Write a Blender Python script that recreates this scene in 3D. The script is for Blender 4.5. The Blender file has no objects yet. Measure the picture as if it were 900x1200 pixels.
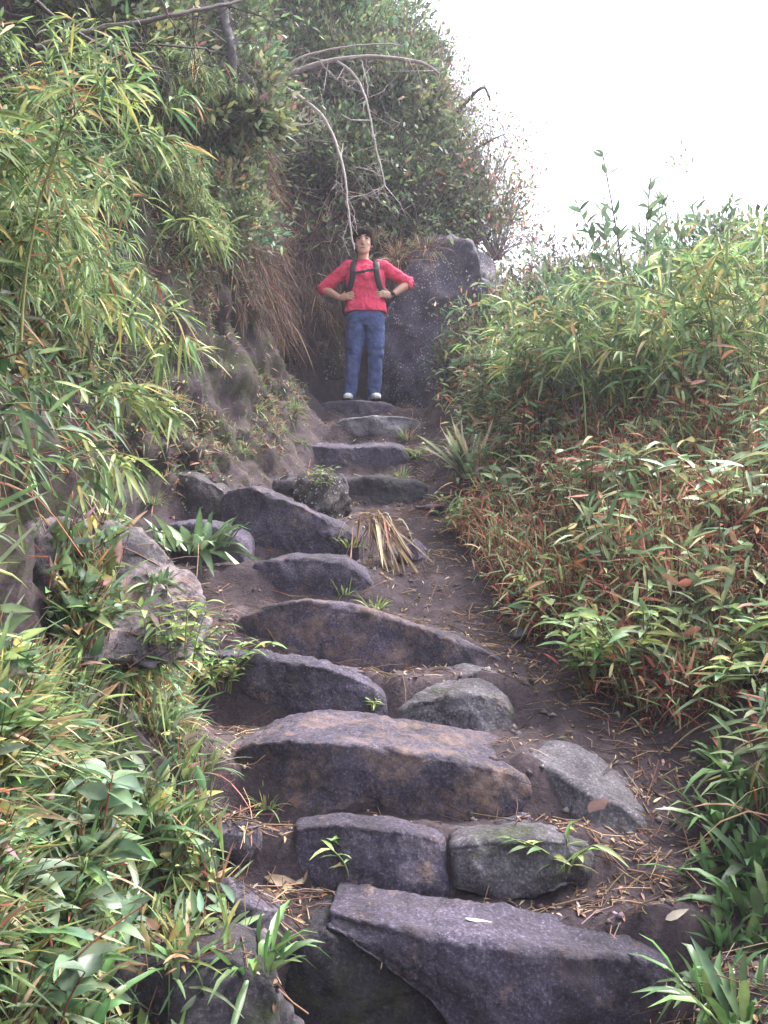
import bpy, math, random
import numpy as np
from mathutils import Vector
from mathutils.bvhtree import BVHTree

S = bpy.context.scene
COL = S.collection
F = 1167.0                      # focal length in photo pixels (900 x 1200)
EYE = 1.6
PITCH = math.radians(1.0)

# ------------------------------------------------------------------ helpers
def P(px, py, Y):
    a = (px - 450.0) / F; b = -(py - 600.0) / F
    d = np.array([a, math.cos(PITCH) - b * math.sin(PITCH), math.sin(PITCH) + b * math.cos(PITCH)])
    return np.array([0, 0, EYE]) + d * (Y / d[1])

def _h(i, j, k, s):
    n = (i.astype(np.int64) * 374761393 + j.astype(np.int64) * 668265263 + k.astype(np.int64) * 2147483647 + s * 144665) & 0xffffffff
    n = ((n ^ (n >> 13)) * 1274126177) & 0xffffffff
    n = ((n ^ (n >> 16)) * 2246822519) & 0xffffffff
    return ((n ^ (n >> 15)) & 0xffff) / 32767.5 - 1.0

def vnoise(p, s=0):
    f = np.floor(p); t = p - f; t = t * t * t * (t * (t * 6 - 15) + 10)
    i, j, k = f[:, 0].astype(np.int64), f[:, 1].astype(np.int64), f[:, 2].astype(np.int64)
    r = 0
    for a in (0, 1):
        for b in (0, 1):
            for c in (0, 1):
                w = (t[:, 0] if a else 1 - t[:, 0]) * (t[:, 1] if b else 1 - t[:, 1]) * (t[:, 2] if c else 1 - t[:, 2])
                r = r + w * _h(i + a, j + b, k + c, s)
    return r

def fbm(p, o=3, s=0):
    r = 0; a = 1.0
    for q in range(o):
        r = r + a * vnoise(p * (2.03 ** q) + 17.3 * q, s + q); a *= .5
    return r

def nz(v):
    return v / np.maximum(np.linalg.norm(v, axis=-1, keepdims=True), 1e-9)

def sst(a, b, x):
    t = np.clip((x - a) / (b - a), 0, 1); return t * t * (3 - 2 * t)

def make_mesh(name, V, faces, col=None, smooth=True):
    """faces: list of (n,k) index arrays"""
    me = bpy.data.meshes.new(name)
    V = np.asarray(V, dtype=np.float32)
    me.vertices.add(len(V)); me.vertices.foreach_set('co', V.ravel())
    faces = [f for f in faces if len(f)]
    nl = sum(f.size for f in faces); npoly = sum(len(f) for f in faces)
    me.loops.add(nl); me.polygons.add(npoly)
    me.loops.foreach_set('vertex_index', np.concatenate([f.ravel() for f in faces]).astype(np.int32))
    tot = np.concatenate([np.full(len(f), f.shape[1]) for f in faces])
    me.polygons.foreach_set('loop_start', np.concatenate([[0], np.cumsum(tot)[:-1]]).astype(np.int32))
    me.polygons.foreach_set('loop_total', tot.astype(np.int32))
    if smooth: me.polygons.foreach_set('use_smooth', np.ones(npoly, dtype=bool))
    if col is not None:
        at = me.attributes.new('Col', 'FLOAT_COLOR', 'POINT')
        c = np.ones((len(V), 4), dtype=np.float32); c[:, :3] = col
        at.data.foreach_set('color', c.ravel())
    me.update(calc_edges=True)
    return me

def link(name, me, mat=None, parent=None, loc=None):
    o = bpy.data.objects.new(name, me); COL.objects.link(o)
    if mat and me is not None and not me.materials: me.materials.append(mat)
    if parent is not None: o.parent = parent
    if loc is not None: o.location = [float(q) for q in loc]
    return o

def tag(o, label=None, cat=None, group=None, kind=None):
    if label: o['label'] = label
    if cat: o['category'] = cat
    if group: o['group'] = group
    if kind: o['kind'] = kind
    return o

def thing(name, label, cat, loc=(0, 0, 0), group=None, rz=0.0, sc=1.0):
    o = bpy.data.objects.new(name, None); COL.objects.link(o)
    o.empty_display_size = .1
    o.location = [float(q) for q in loc]; o.rotation_euler = (0, 0, rz); o.scale = (sc, sc, sc)
    return tag(o, label, cat, group)

# ------------------------------------------------------------------ materials
def newmat(name):
    m = bpy.data.materials.new(name); m.use_nodes = True
    nt = m.node_tree; return m, nt, nt.nodes, nt.links, nt.nodes['Principled BSDF']

def ramp(N, stops):
    r = N.new('ShaderNodeValToRGB'); e = r.color_ramp.elements
    while len(e) < len(stops): e.new(.5)
    for q, (p, c) in zip(e, stops):
        q.position = p; q.color = (*c, 1) if len(c) == 3 else c
    return r

def noise(N, L, scale, detail=4, rough=.6, vec=None):
    n = N.new('ShaderNodeTexNoise'); n.inputs['Scale'].default_value = scale
    n.inputs['Detail'].default_value = detail; n.inputs['Roughness'].default_value = rough
    if vec is not None: L.new(vec, n.inputs['Vector'])
    return n

def mixc(N, L, fac, a, b):
    m = N.new('ShaderNodeMix'); m.data_type = 'RGBA'
    if isinstance(fac, float): m.inputs[0].default_value = fac
    else: L.new(fac, m.inputs[0])
    for s, v in ((6, a), (7, b)):
        if isinstance(v, tuple): m.inputs[s].default_value = (*v, 1)
        else: L.new(v, m.inputs[s])
    return m.outputs[2]

def leafmat(name, rough=.42, trans=.35, spec=.5):
    m, nt, N, L, B = newmat(name)
    a = N.new('ShaderNodeAttribute'); a.attribute_name = 'Col'
    geo = N.new('ShaderNodeNewGeometry')
    n = noise(N, L, 25, 2, vec=geo.outputs['Position'])
    r = ramp(N, [(.3, (.75, .75, .75)), (.7, (1.25, 1.2, 1.2))]); L.new(n.outputs[0], r.inputs[0])
    mu = N.new('ShaderNodeMix'); mu.data_type = 'RGBA'; mu.blend_type = 'MULTIPLY'; mu.inputs[0].default_value = 1
    L.new(a.outputs['Color'], mu.inputs[6]); L.new(r.outputs[0], mu.inputs[7])
    L.new(mu.outputs[2], B.inputs['Base Color'])
    B.inputs['Roughness'].default_value = rough; B.inputs['Specular IOR Level'].default_value = spec
    if trans > 0:
        t = N.new('ShaderNodeBsdfTranslucent'); L.new(mu.outputs[2], t.inputs['Color'])
        mx = N.new('ShaderNodeMixShader'); mx.inputs[0].default_value = trans
        L.new(B.outputs[0], mx.inputs[1]); L.new(t.outputs[0], mx.inputs[2])
        L.new(mx.outputs[0], N['Material Output'].inputs[0])
    return m

def rockmat(name, base=(.074, .062, .09), dark=(.028, .024, .034), pale=(.34, .3, .32), tan=0.0, speck=0.0, moss=0.0, pink=0.0):
    m, nt, N, L, B = newmat(name)
    geo = N.new('ShaderNodeNewGeometry'); pos = geo.outputs['Position']
    n1 = noise(N, L, 3.2, 8, .68, pos)
    r1 = ramp(N, [(.32, dark), (.5, base), (.72, tuple(min(1, q * 1.9) for q in base))]); L.new(n1.outputs[0], r1.inputs[0])
    c = r1.outputs[0]
    # mineral grain
    n2 = noise(N, L, 95, 3, .7, pos)
    r2 = ramp(N, [(.35, (.5, .5, .5)), (.58, (1.2, 1.17, 1.22)), (.68, (2.9, 2.7, 2.8))]); L.new(n2.outputs[0], r2.inputs[0])
    mu = N.new('ShaderNodeMix'); mu.data_type = 'RGBA'; mu.blend_type = 'MULTIPLY'; mu.inputs[0].default_value = .85
    L.new(c, mu.inputs[6]); L.new(r2.outputs[0], mu.inputs[7]); c = mu.outputs[2]
    def patch(c, scale, lo, hi, color, seedvec=0.0, amt=1.0, detail=6, rough=.7):
        mp = N.new('ShaderNodeMapping'); mp.inputs['Location'].default_value = (seedvec, seedvec * 1.7, -seedvec)
        L.new(pos, mp.inputs[0])
        n = noise(N, L, scale, detail, rough, mp.outputs[0])
        r = ramp(N, [(lo, (0, 0, 0)), (hi, (amt, amt, amt))]); L.new(n.outputs[0], r.inputs[0])
        return mixc(N, L, r.outputs[0], c, color)
    if tan > 0: c = patch(c, 7, .62 - .14 * tan, .72, (.36, .23, .17), 3.1, .85, 9, .78)
    if pink > 0: c = patch(c, 6, .50 - .06 * pink, .60, (.36, .27, .28), 7.7, .85, 9, .82)
    if moss > 0: c = patch(c, 5, .62 - .16 * moss, .74, (.06, .075, .02), 11.3, .85)
    # worn bright edges
    rp = ramp(N, [(.515, (0, 0, 0)), (.58, (.8, .8, .8))]); L.new(geo.outputs['Pointiness'], rp.inputs[0])
    nw = noise(N, L, 14, 5, .7, pos); rw = ramp(N, [(.38, (0, 0, 0)), (.6, (1, 1, 1))]); L.new(nw.outputs[0], rw.inputs[0])
    mw = N.new('ShaderNodeMath'); mw.operation = 'MULTIPLY'; L.new(rp.outputs[0], mw.inputs[0]); L.new(rw.outputs[0], mw.inputs[1])
    c = mixc(N, L, mw.outputs[0], c, pale)
    if speck > 0:
        for sc, th, sd in ((16, .17, 0), (34, .22, 5.0)):
            mp = N.new('ShaderNodeMapping'); mp.inputs['Location'].default_value = (sd, sd, sd); L.new(pos, mp.inputs[0])
            wob = noise(N, L, 40, 2, .6, pos)
            add = N.new('ShaderNodeMixRGB'); add.blend_type = 'ADD'; add.inputs[0].default_value = .035
            L.new(mp.outputs[0], add.inputs[1]); L.new(wob.outputs['Color'], add.inputs[2])
            v = N.new('ShaderNodeTexVoronoi'); v.inputs['Scale'].default_value = sc; L.new(add.outputs[0], v.inputs['Vector'])
            rv = ramp(N, [(th * .8, (1, 1, 1)), (th * 1.25, (0, 0, 0))]); L.new(v.outputs['Distance'], rv.inputs[0])
            nm = noise(N, L, 1.9, 4, .7, mp.outputs[0]); rm = ramp(N, [(.48, (0, 0, 0)), (.56, (1, 1, 1))]); L.new(nm.outputs[0], rm.inputs[0])
            mm = N.new('ShaderNodeMath'); mm.operation = 'MULTIPLY'; L.new(rv.outputs[0], mm.inputs[0]); L.new(rm.outputs[0], mm.inputs[1])
            c = mixc(N, L, mm.outputs[0], c, (.55, .53, .55))
    wv = noise(N, L, 3.5, 5, .65, pos); av = N.new('ShaderNodeMixRGB'); av.blend_type = 'ADD'; av.inputs[0].default_value = .3
    L.new(pos, av.inputs[1]); L.new(wv.outputs['Color'], av.inputs[2])
    ck = N.new('ShaderNodeTexVoronoi'); ck.feature = 'DISTANCE_TO_EDGE'; ck.inputs['Scale'].default_value = 3.4; L.new(av.outputs[0], ck.inputs['Vector'])
    rk = ramp(N, [(.0, (1, 1, 1)), (.022, (0, 0, 0))]); L.new(ck.outputs['Distance'], rk.inputs[0])
    nk = noise(N, L, 2.3, 3, .6, pos); rn = ramp(N, [(.47, (0, 0, 0)), (.6, (.85, .85, .85))]); L.new(nk.outputs[0], rn.inputs[0])
    mk = N.new('ShaderNodeMath'); mk.operation = 'MULTIPLY'; L.new(rk.outputs[0], mk.inputs[0]); L.new(rn.outputs[0], mk.inputs[1])
    c = mixc(N, L, mk.outputs[0], c, (.02, .016, .018))
    # trodden mud smeared over the stone
    nm_ = noise(N, L, 4.6, 7, .74, pos); rm_ = ramp(N, [(.53, (0, 0, 0)), (.66, (.7, .7, .7))]); L.new(nm_.outputs[0], rm_.inputs[0])
    c = mixc(N, L, rm_.outputs[0], c, (.09, .068, .078))
    L.new(c, B.inputs['Base Color'])
    B.inputs['Roughness'].default_value = .78; B.inputs['Specular IOR Level'].default_value = .35
    b1 = N.new('ShaderNodeBump'); b1.inputs['Strength'].default_value = 1; b1.inputs['Distance'].default_value = .02
    nb = noise(N, L, 22, 10, .78, pos); L.new(nb.outputs[0], b1.inputs['Height'])
    b2 = N.new('ShaderNodeBump'); b2.inputs['Strength'].default_value = .6; b2.inputs['Distance'].default_value = .006
    L.new(n2.outputs[0], b2.inputs['Height']); L.new(b1.outputs[0], b2.inputs['Normal'])
    L.new(b2.outputs[0], B.inputs['Normal'])
    return m

def groundmat():
    m, nt, N, L, B = newmat('earth')
    geo = N.new('ShaderNodeNewGeometry'); pos = geo.outputs['Position']
    n1 = noise(N, L, 2.2, 8, .7, pos)
    r1 = ramp(N, [(.3, (.03, .022, .029)), (.5, (.064, .047, .056)), (.7, (.122, .093, .1))]); L.new(n1.outputs[0], r1.inputs[0])
    n2 = noise(N, L, 60, 5, .75, pos)
    r2 = ramp(N, [(.3, (.5, .5, .5)), (.6, (1.2, 1.15, 1.15)), (.72, (2.1, 1.9, 1.7))]); L.new(n2.outputs[0], r2.inputs[0])
    mu = N.new('ShaderNodeMix'); mu.data_type = 'RGBA'; mu.blend_type = 'MULTIPLY'; mu.inputs[0].default_value = .9
    L.new(r1.outputs[0], mu.inputs[6]); L.new(r2.outputs[0], mu.inputs[7])
    # moss and lichen, away from the trodden path
    a = N.new('ShaderNodeAttribute'); a.attribute_name = 'Col'
    n3 = noise(N, L, 6, 7, .72, pos); r3 = ramp(N, [(.44, (0, 0, 0)), (.6, (.8, .8, .8))]); L.new(n3.outputs[0], r3.inputs[0])
    mm = N.new('ShaderNodeMath'); mm.operation = 'MULTIPLY'; L.new(r3.outputs[0], mm.inputs[0]); L.new(a.outputs['Color'], mm.inputs[1])
    c = mixc(N, L, mm.outputs[0], mu.outputs[2], (.06, .065, .025))
    n4 = noise(N, L, 9, 8, .75, pos); r4 = ramp(N, [(.58, (0, 0, 0)), (.68, (.7, .7, .7))]); L.new(n4.outputs[0], r4.inputs[0])
    m4 = N.new('ShaderNodeMath'); m4.operation = 'MULTIPLY'; L.new(r4.outputs[0], m4.inputs[0]); L.new(a.outputs['Color'], m4.inputs[1])
    c = mixc(N, L, m4.outputs[0], c, (.15, .145, .14))
    L.new(c, B.inputs['Base Color']); B.inputs['Roughness'].default_value = .9; B.inputs['Specular IOR Level'].default_value = .25
    b1 = N.new('ShaderNodeBump'); b1.inputs['Strength'].default_value = .8; b1.inputs['Distance'].default_value = .03
    nb = noise(N, L, 18, 9, .75, pos); L.new(nb.outputs[0], b1.inputs['Height'])
    b2 = N.new('ShaderNodeBump'); b2.inputs['Strength'].default_value = .5; b2.inputs['Distance'].default_value = .008
    L.new(n2.outputs[0], b2.inputs['Height']); L.new(b1.outputs[0], b2.inputs['Normal'])
    L.new(b2.outputs[0], B.inputs['Normal'])
    return m

def plainmat(name, col, rough=.7, spec=.4, nscale=30, var=.25, bump=0.0, bscale=60):
    m, nt, N, L, B = newmat(name)
    tc = N.new('ShaderNodeTexCoord')
    n = noise(N, L, nscale, 5, .65, tc.outputs['Object'])
    r = ramp(N, [(.3, tuple(q * (1 - var) for q in col)), (.7, tuple(min(1, q * (1 + var)) for q in col))]); L.new(n.outputs[0], r.inputs[0])
    L.new(r.outputs[0], B.inputs['Base Color']); B.inputs['Roughness'].default_value = rough; B.inputs['Specular IOR Level'].default_value = spec
    if bump:
        b = N.new('ShaderNodeBump'); b.inputs['Strength'].default_value = .7; b.inputs['Distance'].default_value = bump
        nb = noise(N, L, bscale, 4, .6, tc.outputs['Object']); L.new(nb.outputs[0], b.inputs['Height']); L.new(b.outputs[0], B.inputs['Normal'])
    return m

LEAF = leafmat('leaf_green', .5, .34, .28)
GLOSS = leafmat('leaf_glossy', .38, .22, .5)
DRY = leafmat('leaf_dry', .8, .15, .2)
WOOD = leafmat('twig_bark', .8, 0, .3)
ROCK = rockmat('rock_worn', tan=.4, moss=.15)
ROCK_TAN = rockmat('rock_stained', tan=1.0, moss=.1)
ROCK_PALE = rockmat('rock_pale', base=(.12, .11, .125), tan=.15, moss=.3)
ROCK_DARK = rockmat('rock_damp', base=(.045, .04, .05), dark=(.018, .016, .02), pale=(.2, .18, .2), moss=.5)
ROCK_SPECK = rockmat('rock_lichen_specks', base=(.085, .074, .1), dark=(.04, .035, .05), speck=1.0, moss=.1)
ROCK_PINK = rockmat('rock_pink_lichen', base=(.075, .064, .075), pink=.55, moss=.5)
ROCK_MOSS = rockmat('rock_mossy', base=(.065, .055, .06), moss=.8, speck=.5)

# ------------------------------------------------------------------ terrain
h0t = np.array([(-40, -6), (-5, -.4), (0, 0), (2.0, .08), (2.86, .1), (3.0, .42), (3.15, .5), (3.4, .61), (3.8, .76), (4.1, .84), (4.4, .93), (4.8, 1.04), (5.4, 1.2), (6, 1.40), (6.6, 1.55),
                (7.5, 1.82), (8.4, 2.05), (9, 2.38), (9.6, 2.62), (10, 2.82), (10.7, 2.86), (13, 3.4), (20, 5.5), (40, 9), (200, 9)])
hst = np.array([(2.86, .08), (2.93, .43), (3.17, .455), (3.24, .62), (3.40, .61), (3.5, .79), (3.88, .79), (4.15, .78), (4.24, .99), (4.5, .97), (4.6, 1.09), (5.38, 1.18), (5.58, 1.37), (6.15, 1.39), (6.32, 1.54), (7.0, 1.66), (7.8, 1.78), (7.95, 1.95), (8.55, 2.06), (8.75, 2.27), (9.15, 2.40), (9.3, 2.6), (9.85, 2.64), (10.0, 2.83), (10.7, 2.86)])
xst = np.array([(2.7, .72), (3.0, .72), (3.2, .6), (3.45, .45), (4.05, .47), (4.5, .45), (4.8, .2), (5.5, -.06), (6.3, -.26), (6.8, -.3), (7.2, .2), (10, .2)])
xlt = np.array([(0, -.5), (2, -.3), (2.6, -.24), (3.4, -.52), (4, -.68), (4.6, -.9), (5.4, -1.2), (6, -1.42), (6.5, -1.3), (6.9, -.85), (7.4, -.72), (8, -.66), (9, -.55), (10, -.62), (11, -.9), (20, -.9)])
xrt = np.array([(0, 1.1), (2.5, 1.06), (3.2, 1.08), (3.6, 1.1), (4, 1.0), (4.5, .8), (5, .64), (6.3, .47), (8, .40), (9.5, .33), (10.2, .45), (11, .8), (20, .8)])
lbt = np.array([(0, 0), (.2, .16), (.4, .38), (.6, .8), (.8, 1.55), (1.1, 2.5), (1.6, 3.3), (3, 4.8), (6, 7.6), (14, 12), (60, 16), (400, 10)])
rbt = np.array([(0, 0), (.5, .28), (1.2, .62), (2, .8), (3, .8), (4.5, .2), (8, -2.5), (30, -14), (80, -18)])
clt = np.array([(0, 0), (.25, .8), (.6, 1.8), (1.2, 3.0), (2.2, 4.5), (4, 6.6), (10, 11), (40, 15), (300, 15)])

def H(x, y, detail=True):
    x = np.asarray(x, float); y = np.asarray(y, float)
    p = np.stack([x, y, np.zeros_like(x)], -1).reshape(-1, 3)
    nlo = fbm(p * 1.1, 3, 5).reshape(x.shape); 
    h = np.interp(y, h0t[:, 0], h0t[:, 1])
    hs = np.where((y > 2.86) & (y < 10.7), np.interp(y, hst[:, 0], hst[:, 1]), h); h = h + (hs - h) * (1 - sst(0, .28, x - np.interp(y, xst[:, 0], xst[:, 1]) - .03 * nlo))
    dl = np.maximum(0, np.interp(y, xlt[:, 0], xlt[:, 1]) - x)
    dl = np.maximum(0, dl + .16 * nlo * sst(.15, .5, dl))
    g = 1 + .45 * sst(6.3, 7.5, y)
    lb = np.interp(dl, lbt[:, 0], lbt[:, 1]) * np.where(dl < 1.0, g, g + (1 - g) * sst(1.0, 3, dl))
    dr = np.maximum(0, x - np.interp(y, xrt[:, 0], xrt[:, 1]))
    rb = np.interp(dr, rbt[:, 0], rbt[:, 1])
    sh = .42 * sst(.6, .95, x) * (1 - sst(2.75, 3.1, y)) * sst(1.2, 2.4, y) 
    dc = np.maximum(0, y - (10.75 + .25 * nlo - .25 * sst(-.2, -1.0, x)))
    cf = 1 - sst(.42, 1.65, x + .12 * nlo + .27 * np.clip(y - 11, 0, 6))
    cl = np.interp(dc, clt[:, 0], clt[:, 1]) * cf
    h = h + np.maximum(np.maximum(lb, cl), lb + cl * .35) + rb + sh * .75
    h = np.where(h > 8, 8 + 6 * np.tanh((h - 8) / 6), h)
    if detail:
        off = sst(0, .6, dl) + sst(0, .6, dr) + sst(0, .3, cl)
        h = h + (.02 + .085 * np.clip(off, 0, 1)) * fbm(p * 2.6, 4, 9).reshape(x.shape) + .075 * np.clip(off, 0, 1) * fbm(p * 6, 4, 15).reshape(x.shape) + .015 * fbm(p * 14, 3, 21).reshape(x.shape)
    return h

def axis(lo, hi, step, lim_lo, lim_hi, g=1.16):
    a = list(np.arange(lo, hi + 1e-6, step))
    s = step
    while a[-1] < lim_hi: s *= g; a.append(a[-1] + s)
    s = step; b = []
    q = lo
    while q > lim_lo: s *= g; q -= s; b.append(q)
    return np.array(b[::-1] + a)

gx = axis(-2.6, 1.6, .022, -60, 60); gy = axis(1.6, 12.2, .034, -12, 80)
GX, GY = np.meshgrid(gx, gy)
GZ = H(GX, GY)
nx, ny = len(gx), len(gy)
TV = np.stack([GX, GY, GZ], -1).reshape(-1, 3)
_nn = nz(np.stack([-np.gradient(GZ, gx, axis=1), -np.gradient(GZ, gy, axis=0), np.ones_like(GZ)], -1)).reshape(-1, 3)
_of = np.clip(sst(.03, .3, np.interp(GY, xlt[:, 0], xlt[:, 1]) - GX) + sst(10.6, 11.2, GY), 0, 1).reshape(-1) * (np.hypot(GX, GY - 6) < 9).reshape(-1)
TV = TV + _nn * (_of * (.075 * (.35 - np.abs(fbm(TV * 3.1, 3, 61))) + .055 * fbm(TV * 6.5, 3, 63) + .05 * (.3 - np.abs(fbm(TV * 13, 3, 67))) + .02 * fbm(TV * 34, 2, 69)))[:, None]
idx = np.arange(nx * ny).reshape(ny, nx)
TQ = np.stack([idx[:-1, :-1], idx[:-1, 1:], idx[1:, 1:], idx[1:, :-1]], -1).reshape(-1, 4)
XL = np.interp(GY, xlt[:, 0], xlt[:, 1]); XR = np.interp(GY, xrt[:, 0], xrt[:, 1])
offp = np.clip(sst(0, .5, XL - GX) + sst(0, .4, GX - XR) + sst(10.6, 11.2, GY), 0, 1).reshape(-1)
EARTH = groundmat()
ground = link('ground', make_mesh('ground', TV, [TQ], np.repeat(offp[:, None], 3, 1)), EARTH)
tag(ground, kind='structure')
# surface sampler
_c = TV[TQ].mean(1)
_n = np.cross(TV[TQ[:, 2]] - TV[TQ[:, 0]], TV[TQ[:, 3]] - TV[TQ[:, 1]]); _a = np.linalg.norm(_n, axis=1) * .5; _n = nz(_n)

def scatter(n, weight, rs):
    """points on the terrain, area weighted; weight(c, nrm) -> density"""
    w = _a * weight(_c, _n); w = np.where(np.isfinite(w), w, 0); w = w / w.sum()
    f = rs.choice(len(w), n, p=w); q = TV[TQ[f]]; u = rs.random((n, 1)); v = rs.random((n, 1))
    p = (q[:, 0] * (1 - u) + q[:, 1] * u) * (1 - v) + (q[:, 3] * (1 - u) + q[:, 2] * u) * v
    return p, _n[f]

def pix(p):
    d = p - np.array([0, 0, EYE]); c, s = math.cos(PITCH), math.sin(PITCH)
    z = d[..., 1] * c + d[..., 2] * s; u = -d[..., 1] * s + d[..., 2] * c
    z = np.where(z < .05, .05, z)
    return 450 + F * d[..., 0] / z, 600 - F * u / z

def G(px, Y):
    x = (px - 450) / F * Y
    return np.array([x, Y, float(H(np.array([x]), np.array([Y]))[0])])

def hit(px, py):
    Ys = np.arange(1.8, 30, .02)
    a = (px - 450.0) / F; b = -(py - 600.0) / F
    d = np.array([a, math.cos(PITCH) - b * math.sin(PITCH), math.sin(PITCH) + b * math.cos(PITCH)]); d = d / d[1]
    q = np.array([0, 0, EYE]) + Ys[:, None] * d
    k = np.nonzero(q[:, 2] < H(q[:, 0], q[:, 1]))[0]
    return q[k[0]] if len(k) else q[-1]

# ------------------------------------------------------------------ rocks
SOLID_V, SOLID_F, _off = [TV], [TQ], [len(TV)]
def solid(V, Q):
    SOLID_V.append(V); SOLID_F.append(Q + _off[0]); _off[0] += len(V)

def chip(V, N, seed, amp=.02, cells=16):
    rs = np.random.default_rng(seed + 500)
    lo, hi = V.min(0), V.max(0)
    c = lo + (hi - lo) * rs.random((cells, 3)); n = nz(rs.normal(size=(cells, 3)))
    Vw = V + .05 * np.stack([vnoise(V * 6, seed + q) for q in (1, 2, 3)], -1)
    d2 = ((Vw[:, None] - c[None]) ** 2).sum(2); sz = np.partition(d2, 2, axis=1)[:, 1:2]
    w = np.exp(-3.5 * (d2 - d2.min(1, keepdims=True)) / sz); w /= w.sum(1, keepdims=True)
    o = np.clip(((V[:, None] - c[None]) * n[None]).sum(2) * .3 + (rs.random(cells) - .5)[None] * amp, -amp, amp)
    return V + N * ((w * o).sum(1) * (1 - .7 * np.clip(N[:, 2], 0, 1)))[:, None]

def gridnorm(Gd):
    du = np.roll(Gd, -1, 1) - np.roll(Gd, 1, 1)
    dv = np.gradient(Gd, axis=0)
    return nz(np.cross(du, dv))

def slab(name, label, cat, ctrl, depth, mat, seed, group='stone steps', slope=.02, lean=-.03, bury=.12, rnd=.02, amp=.022, pw=7, res=.014, backdrop=.0):
    c = np.array([(*P(a, b, Y), P(a, bb, Y)[2]) for a, b, bb, Y in ctrl])
    s = np.concatenate([[0], np.cumsum(np.linalg.norm(np.diff(c[:, :3], axis=0), axis=1))])
    n = int(s[-1] / res) + 8
    t = np.linspace(0, s[-1], n); q = np.stack([np.interp(t, s, c[:, k]) for k in range(4)], -1)
    ker = np.hanning(int(n * .08) // 2 * 2 + 5); ker /= ker.sum(); h = len(ker) // 2
    q = np.stack([np.convolve(np.pad(q[:, k], h, mode='edge'), ker, 'valid') for k in range(4)], -1)
    q[:, 0] = np.interp(t, s, c[:, 0])
    T = nz(np.gradient(q[:, :2], axis=0)); D = np.stack([-T[:, 1], T[:, 0]], -1); D *= np.sign(D[:, 1:2] + 1e-9); D = nz(.25 * D + .75 * nz(D.mean(0))[None])
    u = t / s[-1]; e = (1 - np.abs(2 * u - 1) ** pw) ** (1 / pw); e = np.maximum(e, .02)
    zt = q[:, 2]; zb = q[:, 3] - bury
    # profile (a: depth, b: height fraction)
    hh = np.maximum(zt - zb, .05)
    prof = []
    nf = 22
    for k in range(nf): prof.append(('f', k / nf))
    for k in range(7): prof.append(('r', k / 7))
    ntp = max(8, int(depth / .02))
    for k in range(ntp): prof.append(('t', k / ntp))
    for k in range(10): prof.append(('b', k / 10))
    for k in range(8): prof.append(('u', k / 8))
    a = np.zeros((n, len(prof))); b = np.zeros((n, len(prof)))
    for j, (w, f) in enumerate(prof):
        if w == 'f': a[:, j] = lean * (1 - f) + -.015 * math.sin(f * math.pi); b[:, j] = zb + (hh - rnd) * f
        elif w == 'r': a[:, j] = rnd * (1 - math.cos(f * math.pi / 2)); b[:, j] = zt - rnd + rnd * math.sin(f * math.pi / 2)
        elif w == 't': a[:, j] = rnd + (depth - rnd) * f; b[:, j] = zt + slope * f * depth / .3 - backdrop * f * f
        elif w == 'b': a[:, j] = depth + .02 * math.sin(f * math.pi); b[:, j] = (zt + slope * depth / .3 - backdrop) * (1 - f) + zb * f
        else: a[:, j] = depth * (1 - f) + lean * f; b[:, j] = zb
    ca = depth * .5; e_ = e[:, None]
    a = ca + (a - ca) * (.5 + .5 * e_); b = zb[:, None] + (b - zb[:, None]) * e_
    Gd = np.zeros((n, len(prof), 3))
    Gd[..., 0] = q[:, None, 0] + D[:, None, 0] * a; Gd[..., 1] = q[:, None, 1] + D[:, None, 1] * a; Gd[..., 2] = b
    N = gridnorm(Gd).reshape(-1, 3); V = Gd.reshape(-1, 3)
    ctr = V.mean(0); 
    if ((V - ctr) * N).sum() < 0: N = -N; flip = True
    else: flip = False
    o = seed * 7.31
    V = chip(V, N, seed, amp * .75, 18)
    V = V + N * (amp * .3 * fbm(V * 3 + o, 2, seed) + amp * .26 * fbm(V * 13 + o, 3, seed + 3) + amp * .2 * fbm(V * 45 + o, 3, seed + 6))[:, None]
    m = len(prof); ii = np.arange(n * m).reshape(n, m); jn = np.roll(ii, -1, 1)
    Q = np.stack([ii[:-1], ii[1:], jn[1:], jn[:-1]], -1).reshape(-1, 4)
    if not flip: pass
    else: Q = Q[:, ::-1]
    caps = [ii[0][::-1][None], ii[-1][None]]
    solid(V, Q)
    base = np.array([V[:, 0].mean(), V[:, 1].mean(), V[:, 2].min()])
    o_ = link(name, make_mesh(name, V - base, [Q] + caps), mat, loc=base)
    return tag(o_, label, cat, group)

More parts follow.
